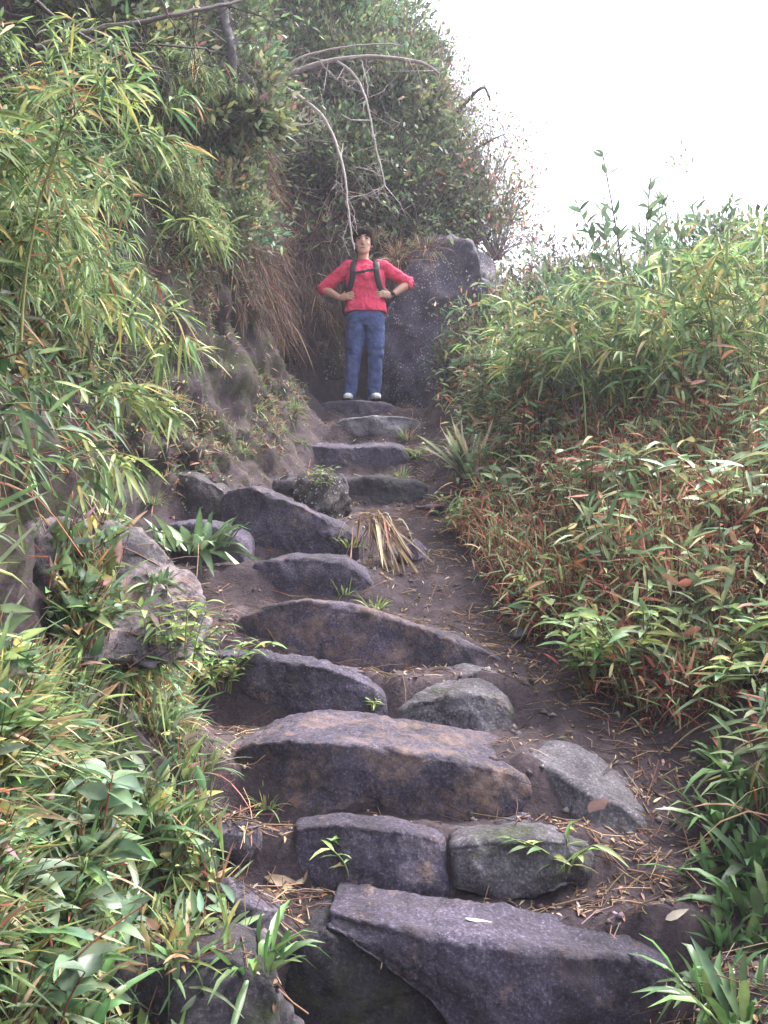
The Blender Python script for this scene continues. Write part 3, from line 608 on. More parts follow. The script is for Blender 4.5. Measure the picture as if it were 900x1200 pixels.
# ------------------------------------------------------------------ plants one can point to
PROTO = {}
def proto(kind, i):
    if (kind, i) in PROTO: return PROTO[kind, i]
    rs = np.random.default_rng(abs(hash_s(kind)) % 9999 + i * 77)
    k = KINDS[kind](rs)
    if isinstance(k, Fol): k = (None, k)
    me = tuple(None if f is None else f.mesh(kind) for f in k)
    PROTO[kind, i] = me
    return me
def hash_s(s):
    h = 7
    for ch in s: h = (h * 31 + ord(ch)) % 1000003
    return h
KINDS = {
    'bamboo_right': lambda r: bamboo(r, 26, 1.25, .5, .17, BAMB, nodes=13, per=4, droop=.3, spread=1.4, rad=.16),
    'bamboo_tall': lambda r: bamboo(r, 14, 2.0, .45, .15, BAMB + BAMBD, nodes=22, per=4, droop=.42, spread=.5, rad=.15),
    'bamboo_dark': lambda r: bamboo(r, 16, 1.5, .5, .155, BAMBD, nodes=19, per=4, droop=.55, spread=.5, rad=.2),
    'bamboo_hang': lambda r: bamboo(r, 13, 1.2, .6, .14, BAMB + BAMBD, nodes=18, per=5, droop=1.2, spread=.45, rad=.15, fan=.6),
    'bamboo_sprig': lambda r: bamboo(r, 3, .5, .8, .17, BAMB, nodes=4, per=6, droop=1.0, spread=.4, rad=.03, fan=.7),
    'broad_shrub': lambda r: rosette_stems(r, 10, 1.4, .14, .04, BLUISH, GREYT, lean=.26, kind='ovate', per=26, droop=.15, rad=.12, up=.9),
    'leafy_herb': lambda r: rosette_stems(r, 12, .42, .14, .035, MIXG, REDT, lean=.6, per=9, droop=.3, rad=.12),
    'leafy_herb_green': lambda r: rosette_stems(r, 12, .42, .15, .036, BAMB, GREENT, lean=.6, per=9, droop=.35, rad=.1),
    'broad_herb': lambda r: rosette_stems(r, 8, .34, .13, .062, BLUISH, REDT, lean=.6, kind='ovate', per=8, droop=.25, rad=.1, up=.35),
    'sprig': lambda r: rosette_stems(r, 4, .12, .09, .02, BAMB, GREENT, lean=.8, per=6, droop=.3, rad=.03),
    'strap_plant': lambda r: tuft(r, 60, .3, .042, [((.13, .2, .085), 4), ((.1, .17, .07), 3), ((.2, .27, .11), 2)], erect=.25, curl=.55, rad=.14, kind='lance'),
    'strap_grass': lambda r: tuft(r, 34, .3, .034, [((.11, .2, .06), 4), ((.16, .26, .08), 3), ((.08, .14, .055), 3), ((.4, .3, .12), .4)], erect=.35, curl=.6, rad=.1, kind='lance'),
    'grass_tuft': lambda r: tuft(r, 90, .34, .011, MIXG, erect=.5, curl=.6, rad=.08),
    'fine_tuft': lambda r: tuft(r, 40, .14, .008, BAMB, erect=.35, curl=.5, rad=.04),
    'red_tuft': lambda r: tuft(r, 120, .34, .009, REDG, erect=.62, curl=.4, rad=.12),
    'pink_rosette': lambda r: tuft(r, 56, .46, .034, [((.28, .34, .18), 3), ((.6, .47, .42), 3), ((.42, .42, .26), 2), ((.14, .2, .09), 2)], erect=.42, curl=.25, rad=.05),
    'hill_bush': lambda r: bush(r, (.75, .7, .8), 6000, .1, .042, HILL, GREYT, clumps=70),
    'hill_bush_fine': lambda r: bush(r, (.8, .7, .75), 7000, .085, .03, [((.2, .26, .1), 4), ((.13, .18, .08), 3), ((.3, .34, .13), 2), ((.24, .18, .12), 1)], GREYT, clumps=90, sig=.15),
    'red_bush': lambda r: bush(r, (.55, .5, .6), 2000, .055, .026, REDLEAF, DARKT, clumps=60, bare=.3),
    'scrub_bush': lambda r: bush(r, (.6, .55, .6), 2600, .085, .03, [((.12, .19, .075), 4), ((.17, .24, .09), 3), ((.08, .13, .06), 3), ((.3, .2, .14), .8)], GREYT, clumps=55),
    'purple_bush': lambda r: bush(r, (.5, .5, .65), 1700, .055, .022, [((.13, .16, .09), 4), ((.2, .15, .15), 3), ((.26, .22, .22), 2)], DARKT, clumps=50, bare=.35),
    'sparse_bush': lambda r: bush(r, (.8, .6, .9), 1100, .085, .03, HILL + REDLEAF, GREYT, clumps=70, bare=.4, sig=.16),
    'thin_tree': lambda r: bush(r, (.8, .6, 1.5), 900, .1, .028, BLUISH, GREYT, clumps=46, bare=.4, sig=.09),
    'dry_twigs': lambda r: bare(r, 7, .9, .6, GREYT, .006),
    'dark_twigs': lambda r: bare(r, 5, .8, .9, REDT, .005),
    'straw_grass': lambda r: tuft(r, 130, .5, .007, STRAW + [((.3, .3, .12), 2)], erect=.45, curl=.9, rad=.15),
}
NAMES = {
    'bamboo_right': ('bamboo_clump', 'bamboo'), 'bamboo_tall': ('bamboo_clump', 'bamboo'), 'bamboo_dark': ('bamboo_clump', 'bamboo'), 'bamboo_hang': ('bamboo_clump', 'bamboo'),
    'bamboo_sprig': ('bamboo_sprig', 'bamboo'), 'broad_shrub': ('broad_leaved_shrub', 'shrub'), 'leafy_herb': ('leafy_herb', 'plant'), 'leafy_herb_green': ('leafy_herb', 'plant'),
    'broad_herb': ('broad_leaved_herb', 'plant'), 'sprig': ('green_sprig', 'plant'), 'strap_plant': ('strap_leaved_plant', 'plant'), 'strap_grass': ('strap_leaved_clump', 'grass clump'),
    'grass_tuft': ('grass_tuft', 'grass'), 'fine_tuft': ('grass_tuft', 'grass'), 'red_tuft': ('red_grass_tuft', 'grass'), 'pink_rosette': ('bromeliad', 'bromeliad'),
    'hill_bush': ('hillside_bush', 'bush'), 'hill_bush_fine': ('hillside_bush', 'bush'), 'sparse_bush': ('skyline_bush', 'bush'), 'red_bush': ('red_leaved_bush', 'bush'), 'scrub_bush': ('scrub_bush', 'bush'),
    'purple_bush': ('scrub_bush', 'bush'), 'thin_tree': ('slender_tree', 'tree'), 'dry_twigs': ('bare_twigs', 'twigs'), 'dark_twigs': ('bare_twigs', 'twigs'), 'straw_grass': ('straw_tuft', 'grass tuft'),
}
GLOSSY = {'strap_plant', 'strap_grass', 'broad_herb', 'broad_shrub', 'leafy_herb'}
def plant(kind, var, loc, label, sc=1.0, rz=0.0, tilt=(0, 0), group=None):
    nm, cat = NAMES[kind]; st, lf = proto(kind, var)
    lm = GLOSS if kind in GLOSSY else (DRY if kind == 'straw_grass' else LEAF)
    loc = np.array(loc) - np.array([0, 0, .01])
    if st is None or lf is None:
        o = link(nm, st or lf, lm if st is None else WOOD, loc=loc)
        tag(o, label, cat, group)
    else:
        o = thing(nm, label, cat, loc, group)
        tr = cat == 'tree'
        link('trunk' if tr else 'stems', st, WOOD, o); link('crown' if tr else 'foliage', lf, lm, o)
    o.rotation_euler = (tilt[0], tilt[1], rz); o.scale = (sc, sc, sc)
    return o

# rows: kind, variant, pixel x, pixel y (base seen there) or depth in metres if y is None, depth, scale, rz, tilt, label
R_ = math.radians
def row(kind, var, px, py, Y, label, sc=1.0, rz=0, tilt=(0, 0), dz=0.0, group=None):
    if py is None: p = G(px, Y)
    elif Y is None: p = seen(px, py)[0]
    else: p = P(px, py, Y)
    p = np.array(p) + np.array([0, 0, dz])
    return plant(kind, var, p, label, sc, R_(rz), tilt, group)

GR = 'shrubs and bamboo on the right bank'
row('pink_rosette', 0, 552, 560, None, 'spiky rosette of pale pink-edged leaves beside the upper steps', 1.2, group='bromeliads')
row('bamboo_right', 0, 765, None, 6.6, 'bushy bamboo with yellow-green leaves, lower centre of the right bank thicket', 1.2, group=GR)
row('bamboo_right', 1, 850, None, 6.4, 'bamboo clump with drooping light leaves at the frame edge, middle of the right bank', 1.15, 60, group=GR)
row('bamboo_right', 2, 660, None, 7.6, 'loose bamboo clump between the bromeliad and the tall broad-leaved shrub', 1.0, 130, group=GR)
row('bamboo_right', 1, 800, None, 8.2, 'bright bamboo crest behind the bushy yellow-green bamboo', 1.2, 200, group=GR)
row('broad_shrub', 0, 745, None, 7.4, 'tall broad-leaved shrub rising against the white sky, right bank', 1.25, group=GR)
row('broad_shrub', 1, 690, None, 7.0, 'slimmer broad-leaved shrub with dark stems, in front of the tall one', .95, 90, group=GR)
row('broad_shrub', 2, 830, None, 8.6, 'far broad-leaved shrub with leaf tips fading into the sky', 1.0, 40, group=GR)
row('scrub_bush', 2, 655, None, 7.9, 'light leafy bush just left of the slimmer broad-leaved shrub', .85, 200, group=GR)
row('bamboo_tall', 1, 715, None, 7.7, 'tall bamboo spray leaning right behind the slimmer broad-leaved shrub', .72, 10, group=GR)
row('scrub_bush', 1, 590, None, 10.6, 'pale bush between speckled boulder and purplish seeding bush', 1.15, 30, group=GR)
row('scrub_bush', 0, 660, None, 9.6, 'scrubby bush spilling over the right side of the speckled boulder', .9, group=GR)
row('scrub_bush', 1, 622, None, 8.6, 'small leafy bush at the right foot of the speckled boulder', .8, 80, group=GR)
row('purple_bush', 0, 605, None, 11.4, 'purplish seeding bush on the skyline above the dark boulder', 1.55, group=GR)
row('purple_bush', 1, 665, None, 11.0, 'grey-purple bush on the skyline between purplish bush and tall shrub', 1.4, 50, group=GR)
row('scrub_bush', 2, 700, None, 10.2, 'rounded pale bush on the ridge behind the tall broad-leaved shrub', 1.15, 20, group=GR)
row('scrub_bush', 1, 840, None, 9.6, 'low olive bush on the ridge at far right', 1.4, 170, group=GR)
row('hill_bush_fine', 2, 890, None, 8.6, 'fine-leaved bush cut by the right edge, beside the pale dead stem', .9, 30, group=GR)
row('scrub_bush', 0, 770, None, 10.6, 'pale-green ridge bush directly behind the bright bamboo crest', .95, 260, group=GR)
row('purple_bush', 0, 880, None, 7.2, 'tangled greyish bush below the pale dead stem', .8, 120, group=GR)
row('thin_tree', 0, 800, None, 11.5, 'slender sparse tree with faint leaves against the white sky', 1.0, group='trees')
row('leafy_herb', 0, 600, None, 6.3, 'leafy herb with reddish stems at the inner edge of the red grass', 1.0, group='herbs')
row('leafy_herb', 1, 690, None, 5.6, 'leafy herb with pale leaves rising from the middle of the red grass', 1.1, 70, group='herbs')
row('leafy_herb', 2, 800, None, 5.3, 'leafy herb with reddish stems below the bushy yellow-green bamboo', 1.2, 150, group='herbs')
row('leafy_herb', 0, 870, None, 4.7, 'tall herb with dark red stems at the right edge above the strap grass', 1.2, 220, group='herbs')
row('leafy_herb_green', 0, 650, None, 4.95, 'bright green herb overhanging the small pale stone on the path edge', .8, 10, group='herbs')
row('leafy_herb_green', 1, 690, None, 4.35, 'green herb clump spilling onto the path beside the rounded saddle stone', .95, 100, group='herbs')
row('leafy_herb_green', 2, 745, None, 4.2, 'green herb among dark twigs above the flat sloping stone', 1.0, 190, group='herbs')
row('leafy_herb_green', 0, 820, None, 3.9, 'green herb at the corner where red grass meets the right dirt shoulder', 1.0, 280, group='herbs')
row('leafy_herb_green', 1, 545, 628, None, 'light green herb leaning over the path by the flat slate', .75, 300, group='herbs')
row('leafy_herb_green', 2, 585, None, 7.3, 'light green herb just below the bromeliad', .7, 20, group='herbs')
row('broad_herb', 1, 880, None, 4.0, 'broad-leaved herb at the right edge beneath the dark red-stemmed herb', 1.0, 30, group='herbs')
row('red_tuft', 0, 590, None, 5.9, 'fiery red-brown grass tuft beside the dirt path, nearest the dead fronds', .95, group='red grass tufts')
row('red_tuft', 1, 640, None, 5.4, 'orange-red grass tuft above the small pale path stone', 1.0, 80, group='red grass tufts')
row('red_tuft', 2, 720, None, 5.0, 'tall red grass tuft in the middle of the right bank', 1.1, 160, group='red grass tufts')
row('red_tuft', 0, 790, None, 4.6, 'dense reddish grass tuft above the flat sloping stone', 1.05, 240, group='red grass tufts')
row('red_tuft', 1, 830, None, 4.2, 'rust-red grass tuft at the top of the right dirt shoulder', .9, 310, group='red grass tufts')
for i, (px, py, sc, lb) in enumerate([(850, 960, .8, 'strap-leaved grass at the right edge, highest clump beside the dirt shoulder'), (885, 1010, 1.0, 'strap-leaved grass cut by the right edge, behind the lone upright blade'),
        (842, 1030, .75, 'glossy strap-leaved grass level with the pale grey block, right edge'), (880, 1120, 1.0, 'thick strap-leaved grass at the right edge, above the bottom corner clump'), (835, 1165, .8, 'small strap-leaved clump with one long bright upright blade'), (895, 920, 1.0, 'strap-leaved grass below the broad-leaved herb on the right edge'),
        (870, 1195, .9, 'strap-leaved grass in the bottom right corner'), (845, 1100, .8, 'strap-leaved grass creeping toward the right end of the bottom slab'), (860, 900, .8, 'strap-leaved grass under the rust-red grass tuft'), (900, 1070, 1.0, 'strap-leaved grass half out of the right edge, between cut clump and thick clump')]):
    row('strap_grass', i % 3, px, py, None, lb, sc, 70 * i, group='strap grass at the right edge')
row('dark_twigs', 0, 720, None, 4.3, 'dark red bare twigs sticking up beside the flat sloping stone', .8, 20, group='bare twigs')
row('dark_twigs', 1, 800, None, 4.5, 'long dark bare twigs leaning right through the red grass', 1.1, 0, group='bare twigs')
row('dry_twigs', 0, 852, 460, 6.1, 'pale dead stem with bare side twigs leaning at the right edge', .95, 20, group='bare twigs')
row('dry_twigs', 1, 640, 500, 7.4, 'thin pale dry stems leaning right, between boulder and tall shrub', 1.15, -10, group='bare twigs')
# on the steps
row('sprig', 0, 408, 1022, None, 'green sprig growing at the foot of the squared dark block', 1.0, group='sprigs on the steps')
row('sprig', 1, 660, 1018, None, 'green sprig rooted in front of the pale grey block', 1.1, 40, group='sprigs on the steps')
row('fine_tuft', 0, 312, 944, None, 'tiny grass sprout by the left foot of the long bowed slab', .8, group='sprigs on the steps')
row('sprig', 2, 435, 830, None, 'small sprout in the gap between wavy slab and saddle stone', .6, group='sprigs on the steps')
row('fine_tuft', 1, 440, 712, None, 'grass sprout in the notch between largest tilted slab and dirt path', 1.0, group='sprigs on the steps')
row('fine_tuft', 2, 402, 695, None, 'thin grass blades on the front of the smooth rounded block', .9, group='sprigs on the steps')
row('fine_tuft', 0, 410, 640, None, 'green blades at the lower end of the tall tilted slab', 1.1, 50, group='sprigs on the steps')
row('leafy_herb_green', 0, 378, 572, None, 'leafy tuft crowning the mossy earth mound', .42, 0, group='sprigs on the steps')
row('grass_tuft', 0, 478, 515, None, 'grassy tuft at the right end of the upper steps, under the boulder', .6, group='grass tufts')
row('sprig', 1, 490, 540, None, 'leafy sprout below the grassy tuft at the right end of the upper steps', 1.4, group='sprigs on the steps')
row('grass_tuft', 1, 470, 560, None, 'drooping grass tuft beside the low worn earthy step', .5, group='grass tufts')
# left bank
row('strap_plant', 0, 225, 652, 5.85, 'strappy green plant hanging over the low dark stone', 1.45, 0, dz=.04, group='strap plants')
row('strap_plant', 1, 182, 680, None, 'smaller strap plant on the outcrop shoulder, left of the hanging one', .3, 80, group='strap plants')
row('leafy_herb_green', 1, 262, 808, None, 'green herb leaning over the left end of the wavy slab', .62, 40, group='herbs')
row('leafy_herb_green', 2, 215, 770, None, 'green herb between pink-lichen outcrop and wavy slab', .5, 140, group='herbs')
row('broad_herb', 0, 60, 1085, None, 'broad-leaved herb with ribbed leaves and purple undersides, left edge', .95, group='herbs')
row('broad_herb', 1, 110, 1010, None, 'broad-leaved herb above the ribbed one, beside strap blades', .9, 70, group='herbs')
row('broad_herb', 2, 40, 1195, None, 'broad-leaved herb in the bottom left corner', .8, 160, group='herbs')
row('broad_herb', 0, 120, 740, None, 'trailing broad-leaved herb in front of the pink-lichen outcrop', .38, 200, group='herbs')
row('strap_grass', 0, 225, 1085, None, 'bright strap blades in the middle of the lower left bank', .8, 0, group='strap grass on the left bank')
row('strap_grass', 1, 130, 985, None, 'long strap blades arching right over the lower left bank', 1.1, 90, group='strap grass on the left bank')
row('strap_grass', 2, 300, 1125, None, 'strap blades overhanging the dark mossy rock at the path edge', .75, 30, group='strap grass on the left bank')
row('strap_grass', 1, 90, 1195, None, 'strap blades at the bottom edge beside the corner herb', .8, 200, group='strap grass on the left bank')
row('strap_grass', 0, 95, 800, None, 'tall upright strap blades below the pink-lichen outcrop', 1.0, 250, (0, .3), group='strap grass on the left bank')
for i, (px, py, Y, sc, lb) in enumerate([(40, 900, 3.0, 1.0, 'reddish grass tuft at the left edge above the broad-leaved herbs'), (120, 880, 3.15, 1.1, 'thick mixed grass tuft in the heart of the lower left bank'), (190, 850, 3.35, 1.0, 'grass tuft with pale blades under the green herb of the wavy slab'),
        (235, 900, 3.25, .95, 'grass tuft touching the left end of the long bowed slab'), (215, 960, 3.0, .9, 'grass tuft shading the dark angular stone'), (60, 960, 2.8, .9, 'dark green grass tuft behind the highest broad-leaved herb'), (165, 930, 3.0, .9, 'grass tuft with red stems between thick tuft and dark angular stone'),
        (30, 800, 3.4, 1.0, 'rusty grass tuft hugging the left edge under the outcrop')]):
    row('grass_tuft', i % 3, px, py, None, lb, sc * .62, 50 * i, group='grass tufts')
for i, (px, py, Y, lb) in enumerate([(30, 585, 3.6, 'fan of bright bamboo leaves hanging by the dark hollow, left edge'), (95, 520, 4.1, 'bamboo sprig with pale leaves hanging beside the bare bank'), (50, 380, 3.6, 'yellowing bamboo sprig hanging halfway up the left edge'),
        (150, 430, 4.8, 'bamboo sprig with straight hanging yellow blades above the bare bank'), (215, 300, 5.8, 'bright bamboo sprig at the tip of the upper left thicket')]):
    row('bamboo_sprig', i % 3, px, py - 20, Y, lb, 1.0, 20 * i, group='hanging bamboo sprigs')
GL = 'bamboo on the upper left bank'
for i, (k, px, py, sc, rz, lb) in enumerate([
        ('bamboo_tall', -70, 400, .62, 0, 'nearest bamboo with large pale leaves arching in from the upper left corner'),
        ('bamboo_tall', 10, 300, .6, -10, 'bamboo arching over the upper left bank, behind the nearest one'),
        ('bamboo_tall', 110, 290, .62, 0, 'tall light-green bamboo in the middle of the upper left thicket'),
        ('bamboo_hang', 175, 215, .66, -25, 'hanging bamboo with yellow-green tips on the right side of the thicket'),
        ('bamboo_hang', 50, 330, .6, -20, 'hanging bamboo with weeping leaves over the left bank face'),
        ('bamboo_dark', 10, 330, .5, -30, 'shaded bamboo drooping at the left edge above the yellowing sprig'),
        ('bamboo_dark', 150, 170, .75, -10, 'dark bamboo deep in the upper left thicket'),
        ('bamboo_hang', -20, 320, .5, -20, 'low hanging bamboo with long weeping blades at the left edge'),
        ('bamboo_tall', 180, 190, .6, -10, 'far bamboo crest below the arching grey branch'),
        ('bamboo_hang', 215, 270, .55, -30, 'hanging bamboo next to the dark hollow behind the bare bank')]):
    row(k, i % 3, px, py, None, lb, sc, rz, group=GL)
for i, (px, py, sc, lb) in enumerate([(255, 430, .9, 'small grass tuft high on the bare left bank'), (300, 480, 1.0, 'grass tuft on the right slope of the bare left bank'), (345, 480, 1.2, 'leafy grass tuft near the topmost steps on the left'), (205, 470, 1.0, 'drooping grass tuft on the left side of the bare bank'),
        (285, 530, .9, 'grass tuft just above the tall tilted slab'), (330, 505, .8, 'thin grass tuft left of the layered step'), (180, 590, 1.0, 'grass sprout beside the mossy bank slab'), (355, 520, .8, 'grass sprout at the left end of the layered step')]):
    row('fine_tuft' if i % 2 else 'grass_tuft', i % 3, px, py, None, lb, sc * (.45 if i % 2 == 0 else 1), 40 * i, group='tufts on the bare bank')
# hillside above the man
GH = 'bushes on the hillside'
for i, (k, px, py, Y, sc, lb) in enumerate([
        ('hill_bush', 300, 205, 11.0, .85, 'dark bush overhanging the hollow, left of the hanging pale twigs'), ('hill_bush', 235, 150, 10.0, 1.0, 'dense green bush under the left half of the arching branch'),
        ('hill_bush', 370, 190, 11.6, .9, 'green bush directly above the head of the man'), ('hill_bush_fine', 430, 200, 12.0, .85, 'fine-leaved bush above the shoulder of the speckled boulder'),
        ('red_bush', 480, 215, 12.0, .95, 'red-leaved bush with a dark leaning stem, above the speckled boulder'), ('red_bush', 500, 120, 13.0, .8, 'small reddish bush on the skyline at the tip of the arching branch'),
        ('hill_bush_fine', 498, 195, 12.6, .85, 'yellow-green fine-leaved bush on the hillside skyline'), ('hill_bush', 460, 125, 13.0, .95, 'bush on the hillside crossed by the arching branch'),
        ('hill_bush_fine', 390, 90, 13.0, 1.1, 'pale fine-leaved bush under the middle of the arching branch'), ('hill_bush', 300, 80, 12.0, 1.1, 'large olive bush high on the hillside, beside the mossy hanging trunk'),
        ('hill_bush_fine', 440, 40, 14.5, 1.1, 'bush at the top of the skyline, fading into white'), ('hill_bush', 350, 45, 14.0, 1.2, 'leafy bush cut by the top edge of the photo'),
        ('hill_bush', 210, 50, 9.5, 1.0, 'shadowed bush behind the dark crossing branches'), ('hill_bush', 130, 60, 7.5, .85, 'bush at the top left behind the nearest bamboo'),
        ('hill_bush_fine', 555, 255, 12.2, .7, 'grassy-looking bush on the ridge above the pale rock ledge'), ('red_bush', 420, 245, 11.6, .7, 'brownish-red bush just behind the head of the man'),
        ('hill_bush', 490, 80, 14.0, .8, 'dark bush on the skyline below its top bush'), ('hill_bush', 250, 265, 9.6, .7, 'low dark bush at the mouth of the hollow')]):
    row(k, i % 3, px, py + 30, Y if px >= 480 or py <= 30 else None, lb, sc, 63 * i, group=GH)
for i, (px, py, Y, sc, lb) in enumerate([(568, 190, 12.4, .8, 'airy bush leaning into the sky above the pale rock ledge'), (530, 140, 13.0, .8, 'thin ragged bush around the crooked dark snag'), (505, 80, 13.8, .8, 'thin bush at the sky edge right of the arching branch'), (580, 262, 11.9, .95, 'ragged low bush on the ridge beside the purplish seeding bush')]):
    row('sparse_bush', i % 3, px, py + 40, Y, lb, sc, 70 * i, group='skyline bushes')
row('straw_grass', 0, 466, 302, 10.7, 'straw-coloured hanging grass on the upper left of the speckled boulder', .8, 0, (.8, .2), group='straw grass')
row('straw_grass', 1, 500, 290, 10.75, 'orange-brown grass draped over the top of the speckled boulder', .8, 0, (.8, 0), group='straw grass')
row('straw_grass', 2, 438, 275, 10.8, 'straw grass hanging behind the head of the man', .6, 0, (.7, 0), group='straw grass')
row('straw_grass', 0, 560, 300, 11.6, 'green-gold grass beside the pale rock ledge', .6, 90, (.2, .2), group='straw grass')

# fern fronds by the boulder
def fern(rs):
    f = Fol(); st = Fol()
    for a, ln in ((-.2, .55), (.5, .5), (2.6, .4), (1.4, .4)):
        t = np.linspace(0, 1, 14); pt = np.stack([np.cos(a) * ln * t, np.sin(a) * ln * t, ln * (.55 * t - .65 * t ** 2)], -1)
        st.tubes(pt[None], np.linspace(.004, .001, 14)[None], np.array([[.2, .2, .08]]), 4)
        tt = np.repeat(np.linspace(.12, 1, 26), 2); sg = np.tile([1, -1], 26); b = np.stack([np.interp(tt, t, pt[:, k]) for k in range(3)], -1)
        d = np.stack([-np.sin(a) * sg, np.cos(a) * sg, -.15 + 0 * tt], -1) + .35 * np.array([np.cos(a), np.sin(a), 0])
        f.leaves(b, d, np.tile(UP, (52, 1)), .16 * ln / .5 * np.sin(np.pi * (tt * .85 + .13)), .018, pick(BLUISH, 52, rs), .15, 'lance')
    return st, f
KINDS['fern'] = fern; NAMES['fern'] = ('fern', 'fern')
row('fern', 0, 592, 418, 9.4, 'pale fern with arching fronds at the right side of the speckled boulder', 1.5, 0, group='ferns')

# ---- branches
def curve_pts(c, n=40):
    c = np.array(c, float); s = np.arange(len(c)); u = np.linspace(0, len(c) - 1, n); o = []
    for q in u:
        i = min(int(q), len(c) - 2); f = q - i
        p0, p1, p2, p3 = c[max(i - 1, 0)], c[i], c[i + 1], c[min(i + 2, len(c) - 1)]
        o.append(.5 * (2 * p1 + (p2 - p0) * f + (2 * p0 - 5 * p1 + 4 * p2 - p3) * f * f + (3 * p1 - p0 - 3 * p2 + p3) * f ** 3))
    return np.array(o)
def limb(fl, pts, r0, r1, col, rs, wob=.028):
    q = curve_pts([P(*p) for p in pts]); q = q + wob * np.cumsum(rs.normal(size=q.shape) * .25, 0) * .4
    fl.tubes(q[None], np.linspace(r0, r1, len(q))[None], np.array([col]), 6); return q
def twigs(fl, q, n, L, rs, col, r=.003, down=.5):
    k = rs.integers(4, len(q), n); b = q[k]; d = rdir(n, rs) * np.array([1, .6, .8]) - UP * down
    e = b + nz(d) * L * rs.uniform(.3, 1.1, (n, 1)); m = (b + e) / 2 + rs.normal(size=(n, 3)) * L * .1
    n2 = n * 2; q2 = rs.integers(0, n, n2); b2 = m[q2] * .6 + e[q2] * .4; e2 = b2 + nz(rdir(n2, rs) - UP * down * .6) * L * rs.uniform(.15, .55, (n2, 1))
    fl.tubes(np.stack([b2, (b2 + e2) / 2 + rs.normal(size=(n2, 3)) * L * .06, e2], 1), np.array([[r * .6, r * .45, r * .25]]) * np.ones((n2, 1)), np.tile(col, (n2, 1)) * rs.uniform(.7, 1.2, (n2, 1)), 3)
    fl.tubes(np.stack([b, m, e], 1), np.array([[r, r * .7, r * .35]]) * np.ones((n, 1)), np.tile(col, (n, 1)) * rs.uniform(.7, 1.2, (n, 1)), 3)
rs = np.random.default_rng(42)
def branch_thing(name, label, cat, limbs, group=None, parts=('limb', 'hanging_twig')):
    root_p = P(*limbs[0][1][0]); o = thing(name, label, cat, root_p, group)
    for (pn, pts, r0, r1, col, tw) in limbs:
        f = Fol(); q = limb(f, pts, r0, r1, col, rs)
        if tw: twigs(f, q, tw[0], tw[1], rs, np.array(col), tw[2])
        me = f.mesh(pn); 
        V = np.empty(len(me.vertices) * 3, dtype=np.float32); me.vertices.foreach_get('co', V); V = V.reshape(-1, 3) - root_p.astype(np.float32); me.vertices.foreach_set('co', V.ravel())
        link(pn, me, WOOD, o)
    return o
PALE, MID, DK = (.5, .43, .42), (.3, .25, .24), (.075, .06, .06)
branch_thing('arching_branch', 'long grey branch arching over the hollow, pale twigs hanging down to the man', 'branch', [
    ('limb', [(150, 150, 9.0), (230, 120, 9.2), (318, 95, 9.3), (370, 76, 9.3), (430, 68, 9.3), (490, 74, 9.2), (515, 88, 9.1)], .035, .012, MID, (34, .5, .005)),
    ('side_branch', [(318, 95, 9.3), (345, 72, 9.4), (385, 60, 9.5), (440, 54, 9.6), (475, 56, 9.7)], .014, .005, MID, (8, .3, .003)),
    ('hanging_twig', [(325, 97, 9.3), (358, 118, 9.25), (385, 148, 9.2), (402, 195, 9.15), (407, 245, 9.1), (413, 292, 9.1)], .02, .008, PALE, (26, .4, .0035)),
    ('hanging_twig', [(395, 72, 9.3), (418, 92, 9.25), (430, 130, 9.2), (438, 170, 9.2), (449, 215, 9.2)], .014, .006, PALE, (26, .4, .0035)),
    ('hanging_twig', [(423, 70, 9.3), (430, 100, 9.3), (424, 135, 9.3)], .007, .003, PALE, None),
    ('side_branch', [(318, 95, 9.3), (290, 92, 9.2), (262, 94, 9.1)], .01, .004, PALE, None),
    ('side_branch', [(490, 74, 9.2), (505, 66, 9.2), (518, 60, 9.3)], .008, .003, MID, None)], 'branches')
branch_thing('bare_branch', 'thin pale branch jutting right below the arching branch', 'branch', [('limb', [(262, 160, 9.4), (310, 148, 9.3), (350, 147, 9.3), (385, 140, 9.3)], .012, .004, PALE, (6, .2, .002))], 'branches')
branch_thing('bare_branch', 'dark dead branch slanting across the top left corner', 'branch', [('limb', [(40, 55, 4.6), (120, 36, 4.8), (200, 24, 5.0), (270, 9, 5.3), (330, -8, 5.6)], .016, .008, DK, (18, .4, .004))], 'branches')
branch_thing('bare_branch', 'second dark branch falling from the top edge behind the bamboo', 'branch', [('limb', [(30, -10, 4.2), (80, 30, 4.4), (140, 62, 4.7), (200, 80, 5.0)], .011, .006, DK, (16, .4, .003))], 'branches')
branch_thing('bare_branch', 'thin dark branch running level under the slanting one', 'branch', [('limb', [(60, 62, 4.8), (140, 52, 5.0), (220, 52, 5.2), (250, 60, 5.4)], .008, .004, DK, (14, .3, .003))], 'branches')
branch_thing('leaning_trunk', 'dark leaning trunk of the red-leaved bush above the boulder', 'branch', [('limb', [(452, 262, 11.2), (475, 238, 11.4), (500, 218, 11.6), (522, 205, 11.8), (560, 172, 12.0), (588, 158, 12.1)], .05, .008, DK, (14, .5, .006))], 'branches')
branch_thing('bare_branch', 'crooked dark snag on the skyline right of the reddish bush', 'branch', [('limb', [(520, 150, 12.6), (548, 118, 12.6), (566, 104, 12.6), (572, 118, 12.6)], .03, .012, DK, (6, .3, .006))], 'branches')
branch_thing('mossy_tree', 'grey mossy trunk dangling lichen at the top of the hillside', 'tree', [('trunk', [(256, -30, 7.6), (262, 20, 7.6), (268, 55, 7.5), (266, 92, 7.5)], .05, .03, (.12, .11, .115), (90, .45, .004))], 'branches')

